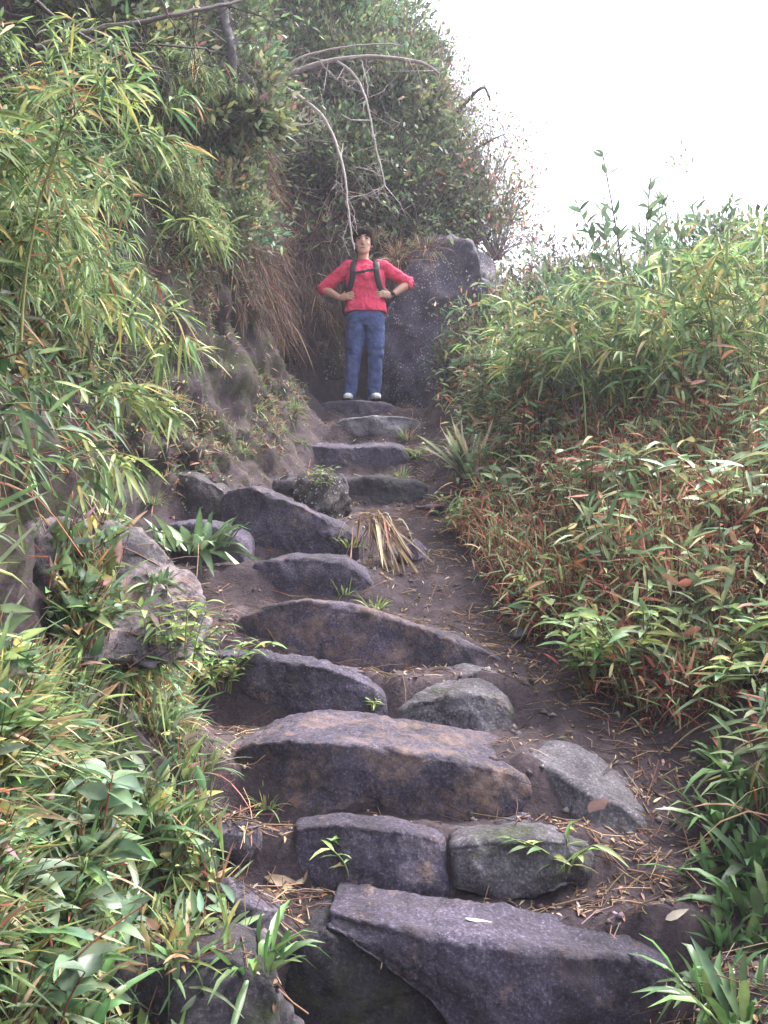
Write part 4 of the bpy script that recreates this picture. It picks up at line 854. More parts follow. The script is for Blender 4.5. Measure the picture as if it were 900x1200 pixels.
# ---- dead fronds on the path
rs = np.random.default_rng(5)
df = thing('dead_fronds', 'bundle of dead straw-coloured fronds flopped on the dirt path beside the tall tilted slab', 'dead fronds', P(440, 606, 6.05))
STR = [((.52, .4, .26), 3), ((.36, .25, .16), 3), ((.6, .5, .38), 2)]
f = Fol(); n = 44; o0 = rs.normal(size=(n, 3)) * np.array([.07, .03, .025])
az = rs.uniform(-3.3, .2, n); d = np.stack([np.cos(az) * .7, np.sin(az) * .5, .1 + .3 * rs.normal(size=n)], -1)
f.leaves(o0, d, UP + .6 * rs.normal(size=(n, 3)), rs.uniform(.1, .32, n), rs.uniform(.004, .013, n), pick(STR + [((.22, .14, .1), 3)], n, rs, .3), rs.uniform(.2, 1.8, n), 'blade', fold=.5)
link('frond', f.mesh('frond'), DRY, df)
f = Fol(); n = 34
f.leaves(rs.normal(size=(n, 3)) * np.array([.05, .03, .03]) + np.array([.0, -.02, -.02]), np.stack([rs.normal(.2, .22, n), -.55 + .1 * rs.normal(size=n), -.5 + .1 * rs.normal(size=n)], -1), np.array([0, -.7, .7]) + .7 * rs.normal(size=(n, 3)), rs.uniform(.2, .5, n), rs.uniform(.008, .026, n), pick(STR + [((.2, .13, .1), 3)], n, rs, .3), .12, 'blade', fold=.6)
link('sheath', f.mesh('sheath'), DRY, df)

# ---- single fallen leaves worth pointing at
def fallen(px, py, L, W, rz, col, label):
    p, nn = seen(px, py); f = Fol(); a = R_(rz)
    f.leaves(np.array([[0, 0, .006]]), np.array([[math.cos(a), math.sin(a), .05]]) - nn * np.dot(nn, [math.cos(a), math.sin(a), 0]), nn[None], L, W, np.array([col]), .12, 'ovate', fold=.25)
    tag(link('fallen_leaf', f.mesh('fallen_leaf'), DRY, loc=p), label, 'leaf', 'fallen leaves')
fallen(690, 955, .09, .05, 70, (.4, .25, .22), 'pinkish curled leaf at the lower end of the flat sloping stone')
fallen(310, 1030, .16, .035, -25, (.55, .42, .3), 'long straw leaf in the litter left of the squared dark block')
fallen(375, 1050, .12, .03, -30, (.42, .2, .09), 'orange-brown leaf lying left of the bottom slab')
fallen(780, 1080, .08, .025, 60, (.7, .6, .48), 'pale dry leaf on the right dirt shoulder near the strap grass')
fallen(545, 1078, .08, .018, 0, (.6, .48, .36), 'small straw leaf lying on top of the bottom slab')

# ------------------------------------------------------------------ growth nobody could count
rs = np.random.default_rng(11)
def H1(p): return None
LBX, LBY = [-250, 0, 90, 140, 180, 230, 280, 320, 345], [600, 560, 520, 430, 385, 340, 300, 240, 120]
def upper_left(c):
    px, py = pix(c); return (px < 350) * sst(30, -40, py - np.interp(px, LBX, LBY) + 45 * fbm(c * 2.2, 2, 6))
def path_d(c):
    return np.interp(c[:, 1], xlt[:, 0], xlt[:, 1]) - c[:, 0], c[:, 0] - np.interp(c[:, 1], xrt[:, 0], xrt[:, 1])
def inview(c, m=120):
    px, py = pix(c); return (px > -m) & (px < 900 + m) & (py < 1330) & (c[:, 1] > 1.5)
def patch(c, sc, lo, hi, s=0): return sst(lo, hi, fbm(c * sc, 3, s))

def stuff(name, f, mat): 
    o = link(name, f.mesh(name), mat); return tag(o, kind='stuff')

# red stemmed ground cover, right bank
def w_red(c, n):
    dl, dr = path_d(c); return inview(c) * sst(-.02, .12, dr) * (dr < 2.4) * sst(3.7, 4.0, c[:, 1]) * (1 - sst(6.0, 7.2, c[:, 1])) * (.15 + patch(c, 2.2, -.5, .5, 3)) / c[:, 1]
p, nn = scatter(19000, w_red, rs); f = Fol(); m = len(p); k = 5500
d = UP * .9 + rs.normal(size=(m, 3)) * .38
e = p + nz(d) * rs.uniform(.08, .36, (m, 1))
f.tubes(np.stack([p[:k], (p + e)[:k] / 2 + rs.normal(size=(k, 3)) * .015, e[:k]], 1), np.array([[.0022, .0018, .001]]) * np.ones((k, 1)), pick(REDT, k, rs), 3)
f.leaves(p + nz(d) * rs.uniform(.0, .26, (m, 1)), d * .4 + rs.normal(size=(m, 3)) * .6, UP + .5 * rs.normal(size=(m, 3)), rs.uniform(.05, .15, m), rs.uniform(.006, .014, m), pick(REDG, m, rs), .5 * rs.random(m), 'blade')
stuff('red_ground_cover', f, LEAF)
# green herbs among it and all over the right bank
def w_rg(c, n):
    dl, dr = path_d(c); return inview(c) * sst(.03, .3, dr) * (dr < 7) * sst(2.0, 2.3, c[:, 1]) * (1 - sst(11, 14, c[:, 1])) * (.12 + patch(c, 1.7, -.3, .5, 8)) * (1 + 1.5 * sst(6, 7.5, c[:, 1])) / (.4 + c[:, 1] / 5) ** 1.6 
p, nn = scatter(24000, w_rg, rs); m = len(p); f = Fol(); hgt = rs.uniform(.02, .34, (m, 1)) * (1 + .7 * sst(6, 8, p[:, 1:2])) * (.5 + 1.3 * patch(p, 1.9, -.1, .6, 91))[:, None]
f.leaves(p + UP * hgt + rs.normal(size=(m, 3)) * .04, rs.normal(size=(m, 3)) * np.array([1, 1, .5]) + UP * .2, UP + .5 * rs.normal(size=(m, 3)), rs.uniform(.07, .17, m), rs.uniform(.014, .034, m), pick(MIXG, m, rs), .4 * rs.random(m), 'lance')
bl_ = rs.random(m) < .38
f.leaves(p[bl_], UP * .75 + rs.normal(size=(bl_.sum(), 3)) * .42, UP * .4 + rs.normal(size=(bl_.sum(), 3)), rs.uniform(.12, .4, bl_.sum()) * (.6 + .9 * patch(p[bl_], 1.9, -.1, .6, 91)), rs.uniform(.005, .013, bl_.sum()), pick(BAMB + REDG + STRAW, bl_.sum(), rs), rs.uniform(.2, .9, bl_.sum()), 'blade')
k = 5000; f.tubes(np.stack([p[:k], p[:k] + UP * hgt[:k] * .6 + rs.normal(size=(k, 3)) * .02, p[:k] + UP * hgt[:k] * 1.2 + rs.normal(size=(k, 3)) * .05], 1), np.full((k, 3), .002), pick(BROWNT + REDT, k, rs), 3)
stuff('undergrowth', f, LEAF)
# lower left bank grasses
def w_lg(c, n):
    dl, dr = path_d(c); return inview(c) * sst(.08, .25, dl) * (dl < 1.6) * (1 - sst(3.6, 4.6, c[:, 1])) * sst(745, 800, pix(c)[1] + 60 * fbm(c * 3, 2, 61)) * (.2 + patch(c, 2.5, -.4, .5, 13)) / c[:, 1]
p, nn = scatter(8000, w_lg, rs); m = len(p); f = Fol()
dp = [drop(a[0], a[1], a[2] + .5) for a in p]; p = np.array([a[0] for a in dp]); nn = np.array([a[1] for a in dp])
h = m * 6 // 10
f.leaves(p[:h], UP * .7 + nn[:h] * .4 + rs.normal(size=(h, 3)) * .5, UP * .5 + rs.normal(size=(h, 3)), rs.uniform(.06, .2, h), rs.uniform(.005, .014, h), pick(MIXG + BAMB + [((.4, .3, .18), 4)], h, rs), .6 * rs.random(h), 'blade')
f.leaves(p[h:] + UP * rs.uniform(.01, .12, (m - h, 1)), UP * .3 + nn[h:] * .4 + rs.normal(size=(m - h, 3)) * .7, UP * .8 + .5 * rs.normal(size=(m - h, 3)), rs.uniform(.04, .11, m - h), rs.uniform(.012, .035, m - h), pick(BLUISH + BAMB + [((.3, .2, .2), 1.5), ((.42, .3, .16), 1.5)], m - h, rs), .3 * rs.random(m - h), 'ovate')
k = 2500; e = p[:k] + nz(UP + .5 * rs.normal(size=(k, 3))) * rs.uniform(.03, .18, (k, 1)); f.tubes(np.stack([p[:k], (p[:k] + e) / 2, e], 1), np.full((k, 3), .0016), pick(REDT + STRAW, k, rs), 3)
stuff('bank_grass', f, LEAF)
# upper left bank: dark undergrowth hugging the face
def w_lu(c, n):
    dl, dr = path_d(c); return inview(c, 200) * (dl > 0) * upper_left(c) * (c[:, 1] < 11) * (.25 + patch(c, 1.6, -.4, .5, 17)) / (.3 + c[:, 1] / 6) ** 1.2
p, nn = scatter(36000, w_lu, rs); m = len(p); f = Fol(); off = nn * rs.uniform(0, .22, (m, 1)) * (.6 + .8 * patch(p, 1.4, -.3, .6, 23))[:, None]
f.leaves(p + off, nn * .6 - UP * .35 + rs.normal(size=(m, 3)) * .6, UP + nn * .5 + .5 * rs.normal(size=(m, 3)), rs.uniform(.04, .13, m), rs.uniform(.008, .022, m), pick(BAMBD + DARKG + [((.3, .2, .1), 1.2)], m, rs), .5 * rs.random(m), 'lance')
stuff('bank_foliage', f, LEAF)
f = Fol(); k = 6000; p, nn = scatter(k, w_lu, rs); e = p + (nn * rs.uniform(.05, .3, (k, 1)) - UP * rs.uniform(-.1, .4, (k, 1)) + rs.normal(size=(k, 3)) * .1) * np.clip(p[:, 1:2] / 6, .3, 1)
f.tubes(np.stack([p, (p + e) / 2 + nn * .04, e], 1), np.full((k, 3), .0022), pick(BROWNT + REDT, k, rs), 3)
stuff('bank_stems', f, WOOD)
# moss and seedlings on the bare bank
def w_bare(c, n):
    dl, dr = path_d(c); return inview(c) * sst(.08, .3, dl) * (dl < 1.4) * sst(4.4, 5.2, c[:, 1]) * (c[:, 1] < 10.6) * (.06 + patch(c, 2.2, -.15, .5, 31))
p, nn = scatter(17000, w_bare, rs); m = len(p); f = Fol()
f.leaves(p, nn * .6 + UP * .2 + rs.normal(size=(m, 3)) * .6, UP + rs.normal(size=(m, 3)) * .5, rs.uniform(.02, .09, m), rs.uniform(.006, .018, m), pick(MIXG + STRAW, m, rs), .4 * rs.random(m), 'lance')
stuff('bank_seedlings', f, LEAF)
# hanging roots and dead grass over the hollow
def w_root(c, n):
    return inview(c) * (c[:, 1] > 8.2) * (c[:, 1] < 13) * (c[:, 0] < .35) * (n[:, 2] < .85) * (c[:, 2] > 3.5 + .5 * (c[:, 0] > -.45)) * (.25 + patch(c, 1.5, -.3, .5, 41)) * (c[:, 2] < 6.6)
p, nn = scatter(14000, w_root, rs); m = len(p); f = Fol()
f.leaves(p + nn * rs.uniform(.03, .35, (m, 1)), -UP * .6 + nn * .35 + rs.normal(size=(m, 3)) * .22, nn + .5 * rs.normal(size=(m, 3)), rs.uniform(.1, .4, m), rs.uniform(.003, .009, m), pick(ROOTC + DARKT, m, rs), .4 * rs.random(m), 'blade')
stuff('hanging_roots', f, DRY)
# hillside leaf cover
def w_hill(c, n):
    dl, dr = path_d(c); return inview(c, 60) * (c[:, 1] > 9) * (c[:, 1] < 20) * (c[:, 0] < 3) * sst(4.4, 5.2, c[:, 2] + .6 * fbm(c * 1.3, 2, 4)) * (.03 + patch(c, 1.3, -.2, .6, 51)) * (c[:, 2] < 10) * (.25 + .75 * sst(4.6, 5.8, c[:, 2] + .5 * c[:, 0])) / (1 + np.maximum(0, c[:, 1] - 11)) ** .7
p, nn = scatter(60000, w_hill, rs); m = len(p); f = Fol(); off = nn * rs.uniform(0, .7, (m, 1)) * (.25 + patch(p, 1.2, -.3, .6, 53))[:, None]
f.leaves(p + off, nn * .5 + rs.normal(size=(m, 3)) * .7, UP + .6 * rs.normal(size=(m, 3)), rs.uniform(.05, .13, m), rs.uniform(.02, .05, m), np.clip(pick(HILL + DARKG, m, rs) * np.exp(1.0 * fbm(p * 1.5, 3, 57))[:, None], .01, .6), .2 * rs.random(m), 'small')
stuff('hillside_foliage', f, LEAF)
f = Fol(); k = 3600; p, nn = scatter(k, w_hill, rs); e = p + nn * rs.uniform(.2, .9, (k, 1)) + UP * rs.uniform(-.2, .5, (k, 1)) + rs.normal(size=(k, 3)) * .2
f.tubes(np.stack([p, (p + e) / 2 + rs.normal(size=(k, 3)) * .06, e], 1), np.array([[.006, .004, .002]]) * np.ones((k, 1)), pick(GREYT + DARKT, k, rs), 3)
stuff('hillside_twigs', f, WOOD)
# leaf litter on the path and the treads
n = 9500; y = 1.9 + 8.3 * rs.random(n) ** 1.4; xl_ = np.interp(y, xlt[:, 0], xlt[:, 1]); xr_ = np.interp(y, xrt[:, 0], xrt[:, 1])
u = rs.beta(.75, .7, n); x = xl_ + (xr_ - xl_) * u + .08 * rs.normal(size=n)
drift = [(q, seen(*q)[0]) for q in ((285, 955), (305, 1030), (760, 930), (730, 1000), (640, 770), (245, 725), (700, 1060), (330, 1050), (600, 720), (620, 1000))]
dx = np.concatenate([np.stack([rs.normal(d[0], .14, 120), rs.normal(d[1], .11, 120)], -1) for q, d in drift])
keep = (fbm(np.stack([x * 3, y * 3, 0 * x], -1), 2, 71) + .9 * np.abs(2 * u - 1) ** 2 + .35 * (u > .6) > .35 - .35 * rs.random(n)); x, y = np.concatenate([x[keep], dx[:, 0]]), np.concatenate([y[keep], dx[:, 1]]); sh_ = rs.permutation(len(x)); x, y = x[sh_], y[sh_]
pn = [drop(a, b, 4.0) for a, b in zip(x, y)]; p = np.array([q[0] for q in pn]); nn = np.array([q[1] for q in pn]); ok = nn[:, 2] > .55; p, nn = p[ok], nn[ok]; m = len(p); h = m // 2
f = Fol(); az = rs.random(m) * 2 * np.pi; d = np.stack([np.cos(az), np.sin(az), 0 * az], -1); d = nz(d - nn * (d * nn).sum(1, keepdims=True)) + nn * .08 * rs.random((m, 1))
f.leaves(p[:h] + nn[:h] * .004, d[:h], nn[:h] + .3 * rs.normal(size=(h, 3)), rs.uniform(.008, .055, h) , rs.uniform(.004, .013, h), pick(STRAW, h, rs, .3), 0.05, 'lance', fold=.35)
L_ = rs.uniform(.03, .2, (m - h, 1)); e = p[h:] + d[h:] * L_
f.tubes(np.stack([p[h:] + nn[h:] * .004, (p[h:] + e) / 2 + nn[h:] * .008 + rs.normal(size=e.shape) * .006, e + nn[h:] * .006], 1), rs.uniform(.0008, .0028, (m - h, 1)) * np.ones((1, 3)), pick(STRAW + BROWNT, m - h, rs, .3), 3)
stuff('leaf_litter', f, DRY)
# soil crumbs and small pebbles
n = 6000; y = 1.9 + 8.3 * rs.random(n) ** 1.5; xl_ = np.interp(y, xlt[:, 0], xlt[:, 1]) - .1; x = xl_ + (np.interp(y, xrt[:, 0], xrt[:, 1]) + .1 - xl_) * rs.random(n)
k = fbm(np.stack([x * 2.5, y * 2.5, 0 * x + 5], -1), 2, 81) > -.2; x, y = x[k], y[k]
pn = [drop(a, b, 4.0) for a, b in zip(x, y)]; p = np.array([q[0] for q in pn]); nn = np.array([q[1] for q in pn]); ok = nn[:, 2] > .5; p = p[ok]; m = len(p)
oc = np.array([(1, 0, 0), (0, 1, 0), (-1, 0, 0), (0, -1, 0), (0, 0, 1), (0, 0, -1)], float); fc = np.array([(0, 1, 4), (1, 2, 4), (2, 3, 4), (3, 0, 4), (1, 0, 5), (2, 1, 5), (3, 2, 5), (0, 3, 5)])
r = .003 + .02 * rs.random((m, 1, 1)) ** 4; V = p[:, None] + (oc[None] + .35 * rs.normal(size=(m, 6, 3))) * r * np.array([1, 1, .7])
me = make_mesh('pebbles', V.reshape(-1, 3), [(fc[None] + 6 * np.arange(m)[:, None, None]).reshape(-1, 3)], np.repeat(pick([((.08, .06, .065), 3), ((.15, .12, .12), 2), ((.25, .21, .2), 1)], m, rs), 6, 0), smooth=False)
tag(link('pebbles', me, WOOD), kind='stuff')
# distant slope beyond the right ridge and hill: coarse scrub
def w_far(c, n):
    return (c[:, 1] > 11) * (c[:, 1] < 60) * (c[:, 0] > 1.5) * (c[:, 0] < 40) * (c[:, 2] > -12) / (1 + (c[:, 1] / 10) ** 2)
p, nn = scatter(16000, w_far, rs); m = len(p); f = Fol(); q = p[rs.integers(0, 900, m)]; q = q + rs.normal(size=(m, 3)) * np.array([.4, .4, .28]) * (.5 + q[:, 1:2] / 30) + UP * .25
f.leaves(q, rs.normal(size=(m, 3)), UP + .6 * rs.normal(size=(m, 3)), .1 + .008 * q[:, 1], .05 + .004 * q[:, 1], pick(HILL + BLUISH, m, rs), .1, 'small')
stuff('far_scrub', f, LEAF)

# ------------------------------------------------------------------ the man on the top step
class Geo:
    def __init__(s): s.V, s.F, s.n = [], [], 0
    def rings(s, R):
        """R (k,m,3) closed rings, capped"""
        R = np.asarray(R, float); k, m = R.shape[:2]; i = np.arange(k * m).reshape(k, m) + s.n; j = np.roll(i, -1, 1)
        s.F += np.stack([i[:-1], j[:-1], j[1:], i[1:]], -1).reshape(-1, 4).tolist() + [i[0][::-1].tolist(), i[-1].tolist()]
        s.V.append(R.reshape(-1, 3)); s.n += k * m; return s
    def stack(s, sec, m=28, pw=2.2, sub=4):
        """horizontal elliptical sections (cx, cy, z, rx, ry)"""
        sec = np.array(sec, float); q = curve(sec, sub * (len(sec) - 1) + 1)
        a = np.linspace(0, 2 * np.pi, m, endpoint=False); ca, sa = np.cos(a), np.sin(a)
        ex = np.sign(ca) * np.abs(ca) ** (2 / pw); ey = np.sign(sa) * np.abs(sa) ** (2 / pw)
        return s.rings(np.stack([q[:, 0:1] + q[:, 3:4] * ex, q[:, 1:2] + q[:, 4:5] * ey, q[:, 2:3] + 0 * ex], -1))
    def limb(s, pts, rad, m=18, flat=None, sub=5, axis=None):
        """tube along pts; flat = (width, thickness) factors against axis"""
        q = curve(np.concatenate([np.array(pts, float), np.array(rad, float)[:, None]], 1), sub * (len(pts) - 1) + 1)
        c, r = q[:, :3], q[:, 3]; T = nz(np.gradient(c, axis=0))
        ref = np.array([0, 0, 1.]) if axis is None else np.array(axis, float)
        ref = np.broadcast_to(ref, T.shape); a = nz(np.cross(T, ref)); b = nz(np.cross(a, T)); th = np.arange(m) * 2 * np.pi / m
        fw, ft = flat or (1, 1)
        return s.rings(c[:, None] + r[:, None, None] * (a[:, None] * np.cos(th)[None, :, None] * fw + b[:, None] * np.sin(th)[None, :, None] * ft))
    def ball(s, c, r, m=20):
        ph = np.linspace(-np.pi / 2 + .08, np.pi / 2 - .08, 12); th = np.arange(m) * 2 * np.pi / m
        return s.rings(np.stack([c[0] + r[0] * np.cos(ph)[:, None] * np.cos(th), c[1] + r[1] * np.cos(ph)[:, None] * np.sin(th), c[2] + r[2] * np.sin(ph)[:, None] + 0 * th], -1))
    def grow_head(s):
        for V in s.V:
            k = V[:, 2] > 1.47; c = np.array([HX, 0, 1.47]); a = sst(1.47, 1.53, V[:, 2])[:, None]; V += a * (V - c) * .1
        return s
    def mesh(s, name):
        me = bpy.data.meshes.new(name); me.from_pydata([tuple(v) for v in np.concatenate(s.V).tolist()], [], s.F)
        me.polygons.foreach_set('use_smooth', np.ones(len(me.polygons), dtype=bool)); me.update(); return me
def curve(c, n):
    c = np.array(c, float); u = np.linspace(0, len(c) - 1, n); o = []
    for q in u:
        i = min(int(q), len(c) - 2); f = q - i
        p0, p1, p2, p3 = c[max(i - 1, 0)], c[i], c[i + 1], c[min(i + 2, len(c) - 1)]
        o.append(.5 * (2 * p1 + (p2 - p0) * f + (2 * p0 - 5 * p1 + 4 * p2 - p3) * f * f + (3 * p1 - p0 - 3 * p2 + p3) * f ** 3))
    return np.array(o)
def fuse(name, geo, mat, parent, voxel=.006, smooth=3, tex=None):
    o = link(name, geo.mesh(name), mat, parent)
    r = o.modifiers.new('r', 'REMESH'); r.mode = 'VOXEL'; r.voxel_size = voxel; r.use_smooth_shade = True
    if smooth: m = o.modifiers.new('s', 'SMOOTH'); m.factor = .5; m.iterations = smooth
    if tex:
        t = bpy.data.textures.new(name, 'CLOUDS'); t.noise_scale = tex[0]; t.noise_depth = 2
        d = o.modifiers.new('d', 'DISPLACE'); d.texture = t; d.strength = tex[1]; d.mid_level = .5; d.texture_coords = 'LOCAL'
    return o
SKIN = plainmat('skin', (.56, .31, .23), .5, .4, 25, .1)
CLOTH = plainmat('red_cotton', (.72, .06, .13), .85, .2, 14, .14, .05, 7)
DENIM = plainmat('blue_denim', (.06, .085, .2), .85, .2, 9, .5, .03, 14)
HAIR = plainmat('dark_hair', (.022, .014, .012), .85, .1, 60, .4, .01, 70)
NYLON = plainmat('black_nylon', (.018, .018, .022), .6, .4, 30, .3, .006, 40)
SHOE = plainmat('white_leather', (.6, .58, .58), .6, .4, 30, .1)
DARKR = plainmat('dark_rubber', (.03, .03, .035), .7, .3)
LIP = plainmat('lips', (.36, .13, .12), .5, .4); EYE_ = plainmat('dark_eye', (.03, .02, .018), .3, .5)
fp = P(428, 472, 10.2); fz = np.median([drop(fp[0] + a, 10.13 + b, 3.4)[0][2] for a in (-.15, .09) for b in (-.06, 0, .05)])
man = thing('person', 'man in red shirt and blue jeans standing hands on hips on the topmost step', 'person', (fp[0], 10.16, fz + .012))
HX = -.02
def arm(sgn, sh, el, wr, r=(.055, .05, .043, .042, .034, .027)):
    sh, el, wr = map(np.array, (sh, el, wr))
    return [sh, sh * .5 + el * .5, el, el * .6 + wr * .4, wr], [r[0], r[1], r[2], r[3], r[5]]
armL = arm(-1, (-.175, .0, 1.375), (-.43, .05, 1.175), (-.258, -.055, 1.055))
armR = arm(1, (.185, .0, 1.38), (.45, .05, 1.235), (.268, -.055, 1.078))
g = Geo()
g.stack([(HX, -.062, 1.500, .022, .022), (HX, -.05, 1.515, .046, .045), (HX, -.032, 1.545, .06, .066), (HX, -.018, 1.59, .069, .083), (HX, -.006, 1.64, .075, .094), (HX, .002, 1.69, .073, .092), (HX, .006, 1.72, .058, .074), (HX, .008, 1.742, .03, .04)])
g.stack([(-.0, .012, 1.36, .1, .07), (-.005, .01, 1.42, .064, .058), (HX, .004, 1.47, .054, .054), (HX, .0, 1.55, .052, .054)])
g.limb([(HX, -.094, 1.645), (HX, -.108, 1.62), (HX, -.122, 1.592), (HX, -.1, 1.58)], [.011, .013, .016, .012])          # nose
g.ball((HX, -.09, 1.655), (.05, .014, .012)); g.ball((HX, -.08, 1.513), (.024, .02, .016))                        # brow, chin
for s in (-1, 1):
    g.ball((HX + s * .076, .01, 1.607), (.011, .022, .034)); g.ball((HX + s * .04, -.07, 1.59), (.022, .02, .02))   # ears, cheeks
g.stack([(0, .0, .86, .15, .085), (0, 0, 1.05, .15, .085), (0, 0, 1.25, .16, .09), (0, 0, 1.38, .14, .07), (0, .01, 1.42, .06, .05)])
for s, X in ((-1, ((-.09, .9), (-.12, .46), (-.152, .05))), (1, ((.09, .9), (.105, .46), (.09, .05)))):
    g.limb([(X[0][0], 0, X[0][1]), (X[1][0], -.01, X[1][1]), (X[2][0], .01, X[2][1])], [.075, .05, .035])
for (pts, rad), s in ((armL, -1), (armR, 1)):
    g.limb(pts, rad, sub=6)
    w = pts[-1]; kn = w + np.array([-s * .088, -.03, .012])
    g.limb([w, w * .6 + kn * .4, kn], [.026, .034, .034], flat=(.5, 1.1))                                             # palm
    for q, (dz, ln) in enumerate(((.030, .072), (.011, .082), (-.008, .076), (-.027, .06))):
        a = kn + np.array([0, 0, dz]); d1 = nz(np.array([-s * 1, -.32, .05 + dz * 6])); d2 = nz(np.array([-s * 1, .1, -.18 + dz * 5]))
        g.limb([w * .5 + a * .5, a, a + d1 * ln * .5, a + d1 * ln * .5 + d2 * ln * .5], [.011, .0105, .0095, .0075], m=10)
    a = w + np.array([-s * .03, .005, .03]); g.limb([w, a, a + np.array([-s * .028, .012, .036]), a + np.array([-s * .05, .012, .05])], [.015, .0135, .0115, .009], m=10)   # thumb
fuse('body', g.grow_head(), SKIN, man, .0042, 2)
g = Geo()
g.ball((HX, .016, 1.675), (.1, .11, .096)); g.ball((HX - .02, -.075, 1.7), (.075, .04, .042)); g.ball((HX + .05, -.065, 1.697), (.045, .045, .046)); g.ball((HX, .06, 1.60), (.08, .06, .1))
for s in (-1, 1): g.ball((HX + s * .08, -.018, 1.64), (.02, .038, .055)); g.ball((HX + s * .05, -.03, 1.735), (.04, .06, .03))
fuse('hair', g.grow_head(), HAIR, man, .0055, 1, (.03, .02))
for s in (-1, 1):
    g = Geo(); g.ball((HX + s * .031, -.089, 1.634), (.017, .009, .009)); link('eye', g.grow_head().mesh('eye'), EYE_, man)
    g = Geo(); g.limb([(HX + s * .014, -.102, 1.652), (HX + s * .034, -.101, 1.658), (HX + s * .054, -.088, 1.651)], [.005, .007, .004], m=8); link('eyebrow', g.grow_head().mesh('eyebrow'), HAIR, man)
g = Geo(); g.ball((HX, -.094, 1.549), (.024, .009, .0085)); link('mouth', g.grow_head().mesh('mouth'), LIP, man)
g = Geo()
g.stack([(.005, .0, .915, .216, .134), (.005, 0, .96, .21, .132), (.005, 0, 1.06, .19, .12), (.003, 0, 1.16, .194, .123), (0, 0, 1.27, .203, .128), (0, .004, 1.35, .195, .112), (0, .008, 1.40, .14, .088), (0, .008, 1.435, .078, .07), (-.004, .006, 1.452, .064, .062)])
for (pts, rad) in (armL, armR):
    c = [pts[0] * 1.0 - np.array([np.sign(pts[0][0]) * .05, 0, 0]), pts[0], pts[1], pts[2], pts[2] * .85 + pts[4] * .15]
    g.limb(c, [.08, .075, .064, .06, .056], sub=6)
fuse('shirt', g, CLOTH, man, .0065, 3, (.07, .034))
g = Geo()
g.stack([(.005, .0, .77, .14, .1), (.005, .0, .85, .188, .122), (.005, 0, .9, .188, .118), (.005, 0, .955, .178, .11)])
g.stack([(-.158, .015, .015, .066, .088), (-.157, .012, .05, .064, .08), (-.143, .015, .2, .07, .076), (-.124, .0, .42, .077, .08), (-.114, -.005, .5, .085, .088), (-.1, 0, .66, .097, .102), (-.09, 0, .78, .1, .114), (-.088, 0, .88, .094, .11)])
g.stack([(.088, .015, .015, .068, .09), (.09, .012, .05, .064, .08), (.097, .015, .2, .07, .076), (.104, -.005, .42, .077, .08), (.105, -.01, .5, .085, .088), (.103, 0, .66, .097, .102), (.1, 0, .78, .1, .114), (.1, 0, .88, .094, .11)])
fuse('jeans', g, DENIM, man, .0065, 3, (.06, .026))
for x in (-.158, .09):
    g = Geo(); dx = -.018 if x < 0 else .03
    g.limb([(x, .085, .035), (x, .04, .045), (x + dx * .4, -.06, .045), (x + dx, -.14, .036), (x + dx * 1.1, -.185, .028)], [.034, .042, .046, .046, .022], flat=(1, .8))
    sh = fuse('shoe', g, SHOE, man, .005, 1)
    g = Geo(); g.limb([(x, .1, .006), (x + dx * .3, -.03, .006), (x + dx, -.13, .006), (x + dx * 1.1, -.195, .008)], [.036, .046, .05, .03], flat=(1, .28)); link('sole', g.mesh('sole'), DARKR, sh)
g = Geo(); w = armR[0][-1]; e = armR[0][2]; dd = nz(e - w); c0 = w + dd * .02; g.limb([c0 - dd * .012, c0, c0 + dd * .012], [.034, .036, .034]); g.ball(c0 + np.array([0, -.036, .004]), (.018, .007, .018)); link('wristwatch', g.mesh('wristwatch'), DARKR, man)

bp = thing('backpack', 'black backpack with chest strap worn by the man in red', 'backpack', man.location[:])
g = Geo(); g.stack([(-.03, .2, .9, .17, .06), (-.03, .215, .94, .215, .09), (-.03, .23, 1.1, .225, .1), (-.02, .225, 1.28, .2, .095), (-.01, .2, 1.38, .15, .075), (0, .18, 1.42, .08, .04)], pw=2.8)
fuse('pack', g, NYLON, bp, .008, 2, (.12, .03))
for s in (-1, 1):
    g = Geo(); g.limb([(s * .1, .13, 1.4), (s * .105, .06, 1.452), (s * .112, -.02, 1.447), (s * .118, -.105, 1.37), (s * .122, -.135, 1.27), (s * .15, -.115, 1.16), (s * .195, -.03, 1.08), (s * .2, .1, 1.05)], [.03] * 8, flat=(1, .3), axis=(0, -1, .35), sub=6, m=12)
    link('shoulder_strap', g.mesh('shoulder_strap'), NYLON, bp)
g = Geo(); g.limb([(-.122, -.14, 1.29), (-.05, -.142, 1.297), (.04, -.142, 1.315), (.12, -.138, 1.33)], [.012] * 4, flat=(.35, 1), axis=(0, 0, 1)); cs = link('chest_strap', g.mesh('chest_strap'), NYLON, bp)
g = Geo(); g.ball((-.015, -.148, 1.302), (.024, .009, .016)); link('buckle', g.mesh('buckle'), DARKR, cs)
HAZE = .0028

# ------------------------------------------------------------------ camera, light, sky
cam = bpy.data.cameras.new('camera'); co = bpy.data.objects.new('camera', cam); COL.objects.link(co)
co.location = (0, 0, EYE); co.rotation_euler = (math.pi / 2 + PITCH, 0, 0)
cam.sensor_fit = 'VERTICAL'; cam.sensor_height = 36; cam.sensor_width = 27; cam.lens = 36 * F / 1200.0
cam.clip_start = .05; cam.clip_end = 1000
S.camera = co

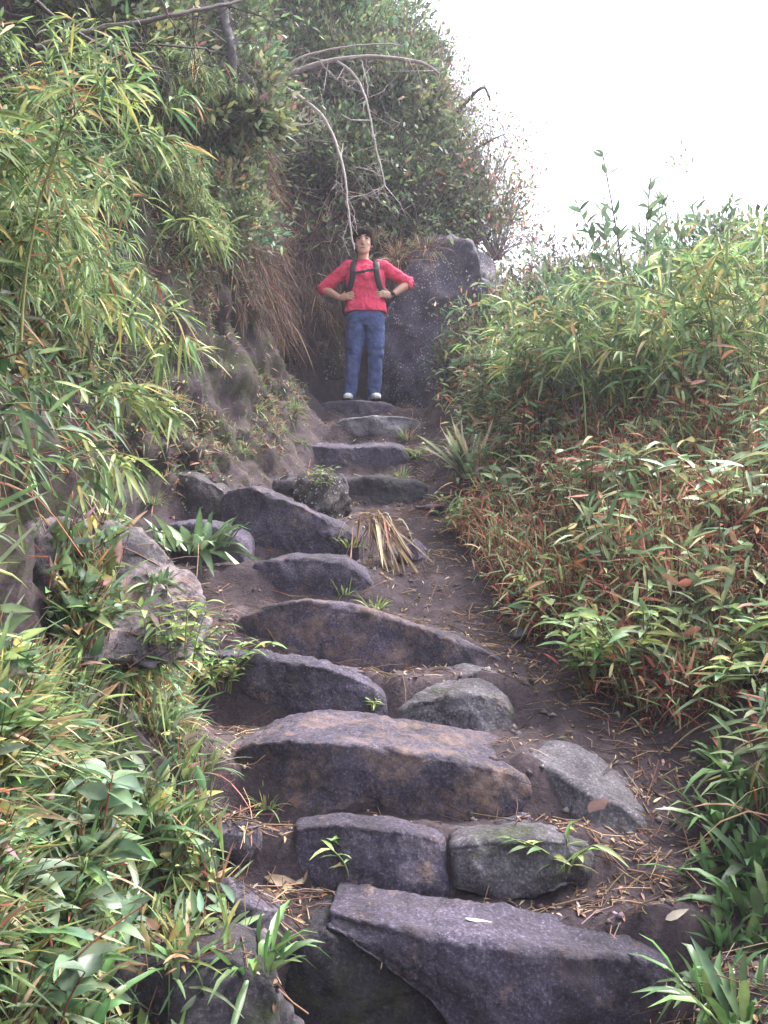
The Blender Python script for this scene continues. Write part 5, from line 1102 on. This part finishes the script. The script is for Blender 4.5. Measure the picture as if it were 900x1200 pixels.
SUN = np.array([.55, .35, .95]); SUN = SUN / np.linalg.norm(SUN)
sl = bpy.data.lights.new('sun', 'SUN'); so = bpy.data.objects.new('sun', sl); COL.objects.link(so)
sl.energy = 1.5; sl.angle = math.radians(18); sl.color = (1, .97, .94)
so.rotation_euler = Vector(tuple(-SUN)).to_track_quat('-Z', 'Y').to_euler()
w = bpy.data.worlds.new('World'); S.world = w; w.use_nodes = True
N, L = w.node_tree.nodes, w.node_tree.links
sky = N.new('ShaderNodeTexSky'); sky.sky_type = 'NISHITA'; sky.sun_disc = False
sky.sun_elevation = math.asin(SUN[2]); sky.sun_rotation = math.atan2(SUN[0], SUN[1])
sky.dust_density = 4.0; sky.air_density = 1.0; sky.ozone_density = 1.0
hs = N.new('ShaderNodeHueSaturation'); hs.inputs['Saturation'].default_value = .45; hs.inputs['Value'].default_value = 1.0
L.new(sky.outputs[0], hs.inputs['Color'])
L.new(hs.outputs[0], N['Background'].inputs['Color']); N['Background'].inputs['Strength'].default_value = .15
S.view_settings.view_transform = 'Standard'; S.view_settings.look = 'None'
S.view_settings.exposure = 2.2; S.view_settings.gamma = 1
S.cycles.use_denoising = True
S.cycles.max_bounces = 6; S.cycles.diffuse_bounces = 3; S.cycles.transmission_bounces = 4; S.cycles.volume_bounces = 0

# ------------------------------------------------------------------ added haze volume, mostly for veiling lens glare
mz, mt = GZ.min() - 1.0, max(GZ.max(), 15.0) + 1.0
bx = [gx.min() - 1, gx.max() + 1, gy.min() - 1, gy.max() + 1]
V = np.array([(x, y, z) for z in (mz, mt) for y in bx[2:] for x in bx[:2]]); Q = np.array([(0, 2, 3, 1), (4, 5, 7, 6), (0, 1, 5, 4), (2, 6, 7, 3), (0, 4, 6, 2), (1, 3, 7, 5)])
hm = bpy.data.materials.new('veil_haze'); hm.use_nodes = True; N, L = hm.node_tree.nodes, hm.node_tree.links
N.remove(N['Principled BSDF']); pv = N.new('ShaderNodeVolumePrincipled'); pv.inputs['Color'].default_value = (.88, .86, 1, 1); pv.inputs['Density'].default_value = HAZE; pv.inputs['Anisotropy'].default_value = .3
L.new(pv.outputs[0], N['Material Output'].inputs['Volume'])
hz = link('haze', make_mesh('haze', V, [Q], smooth=False), hm); tag(hz, kind='stuff')
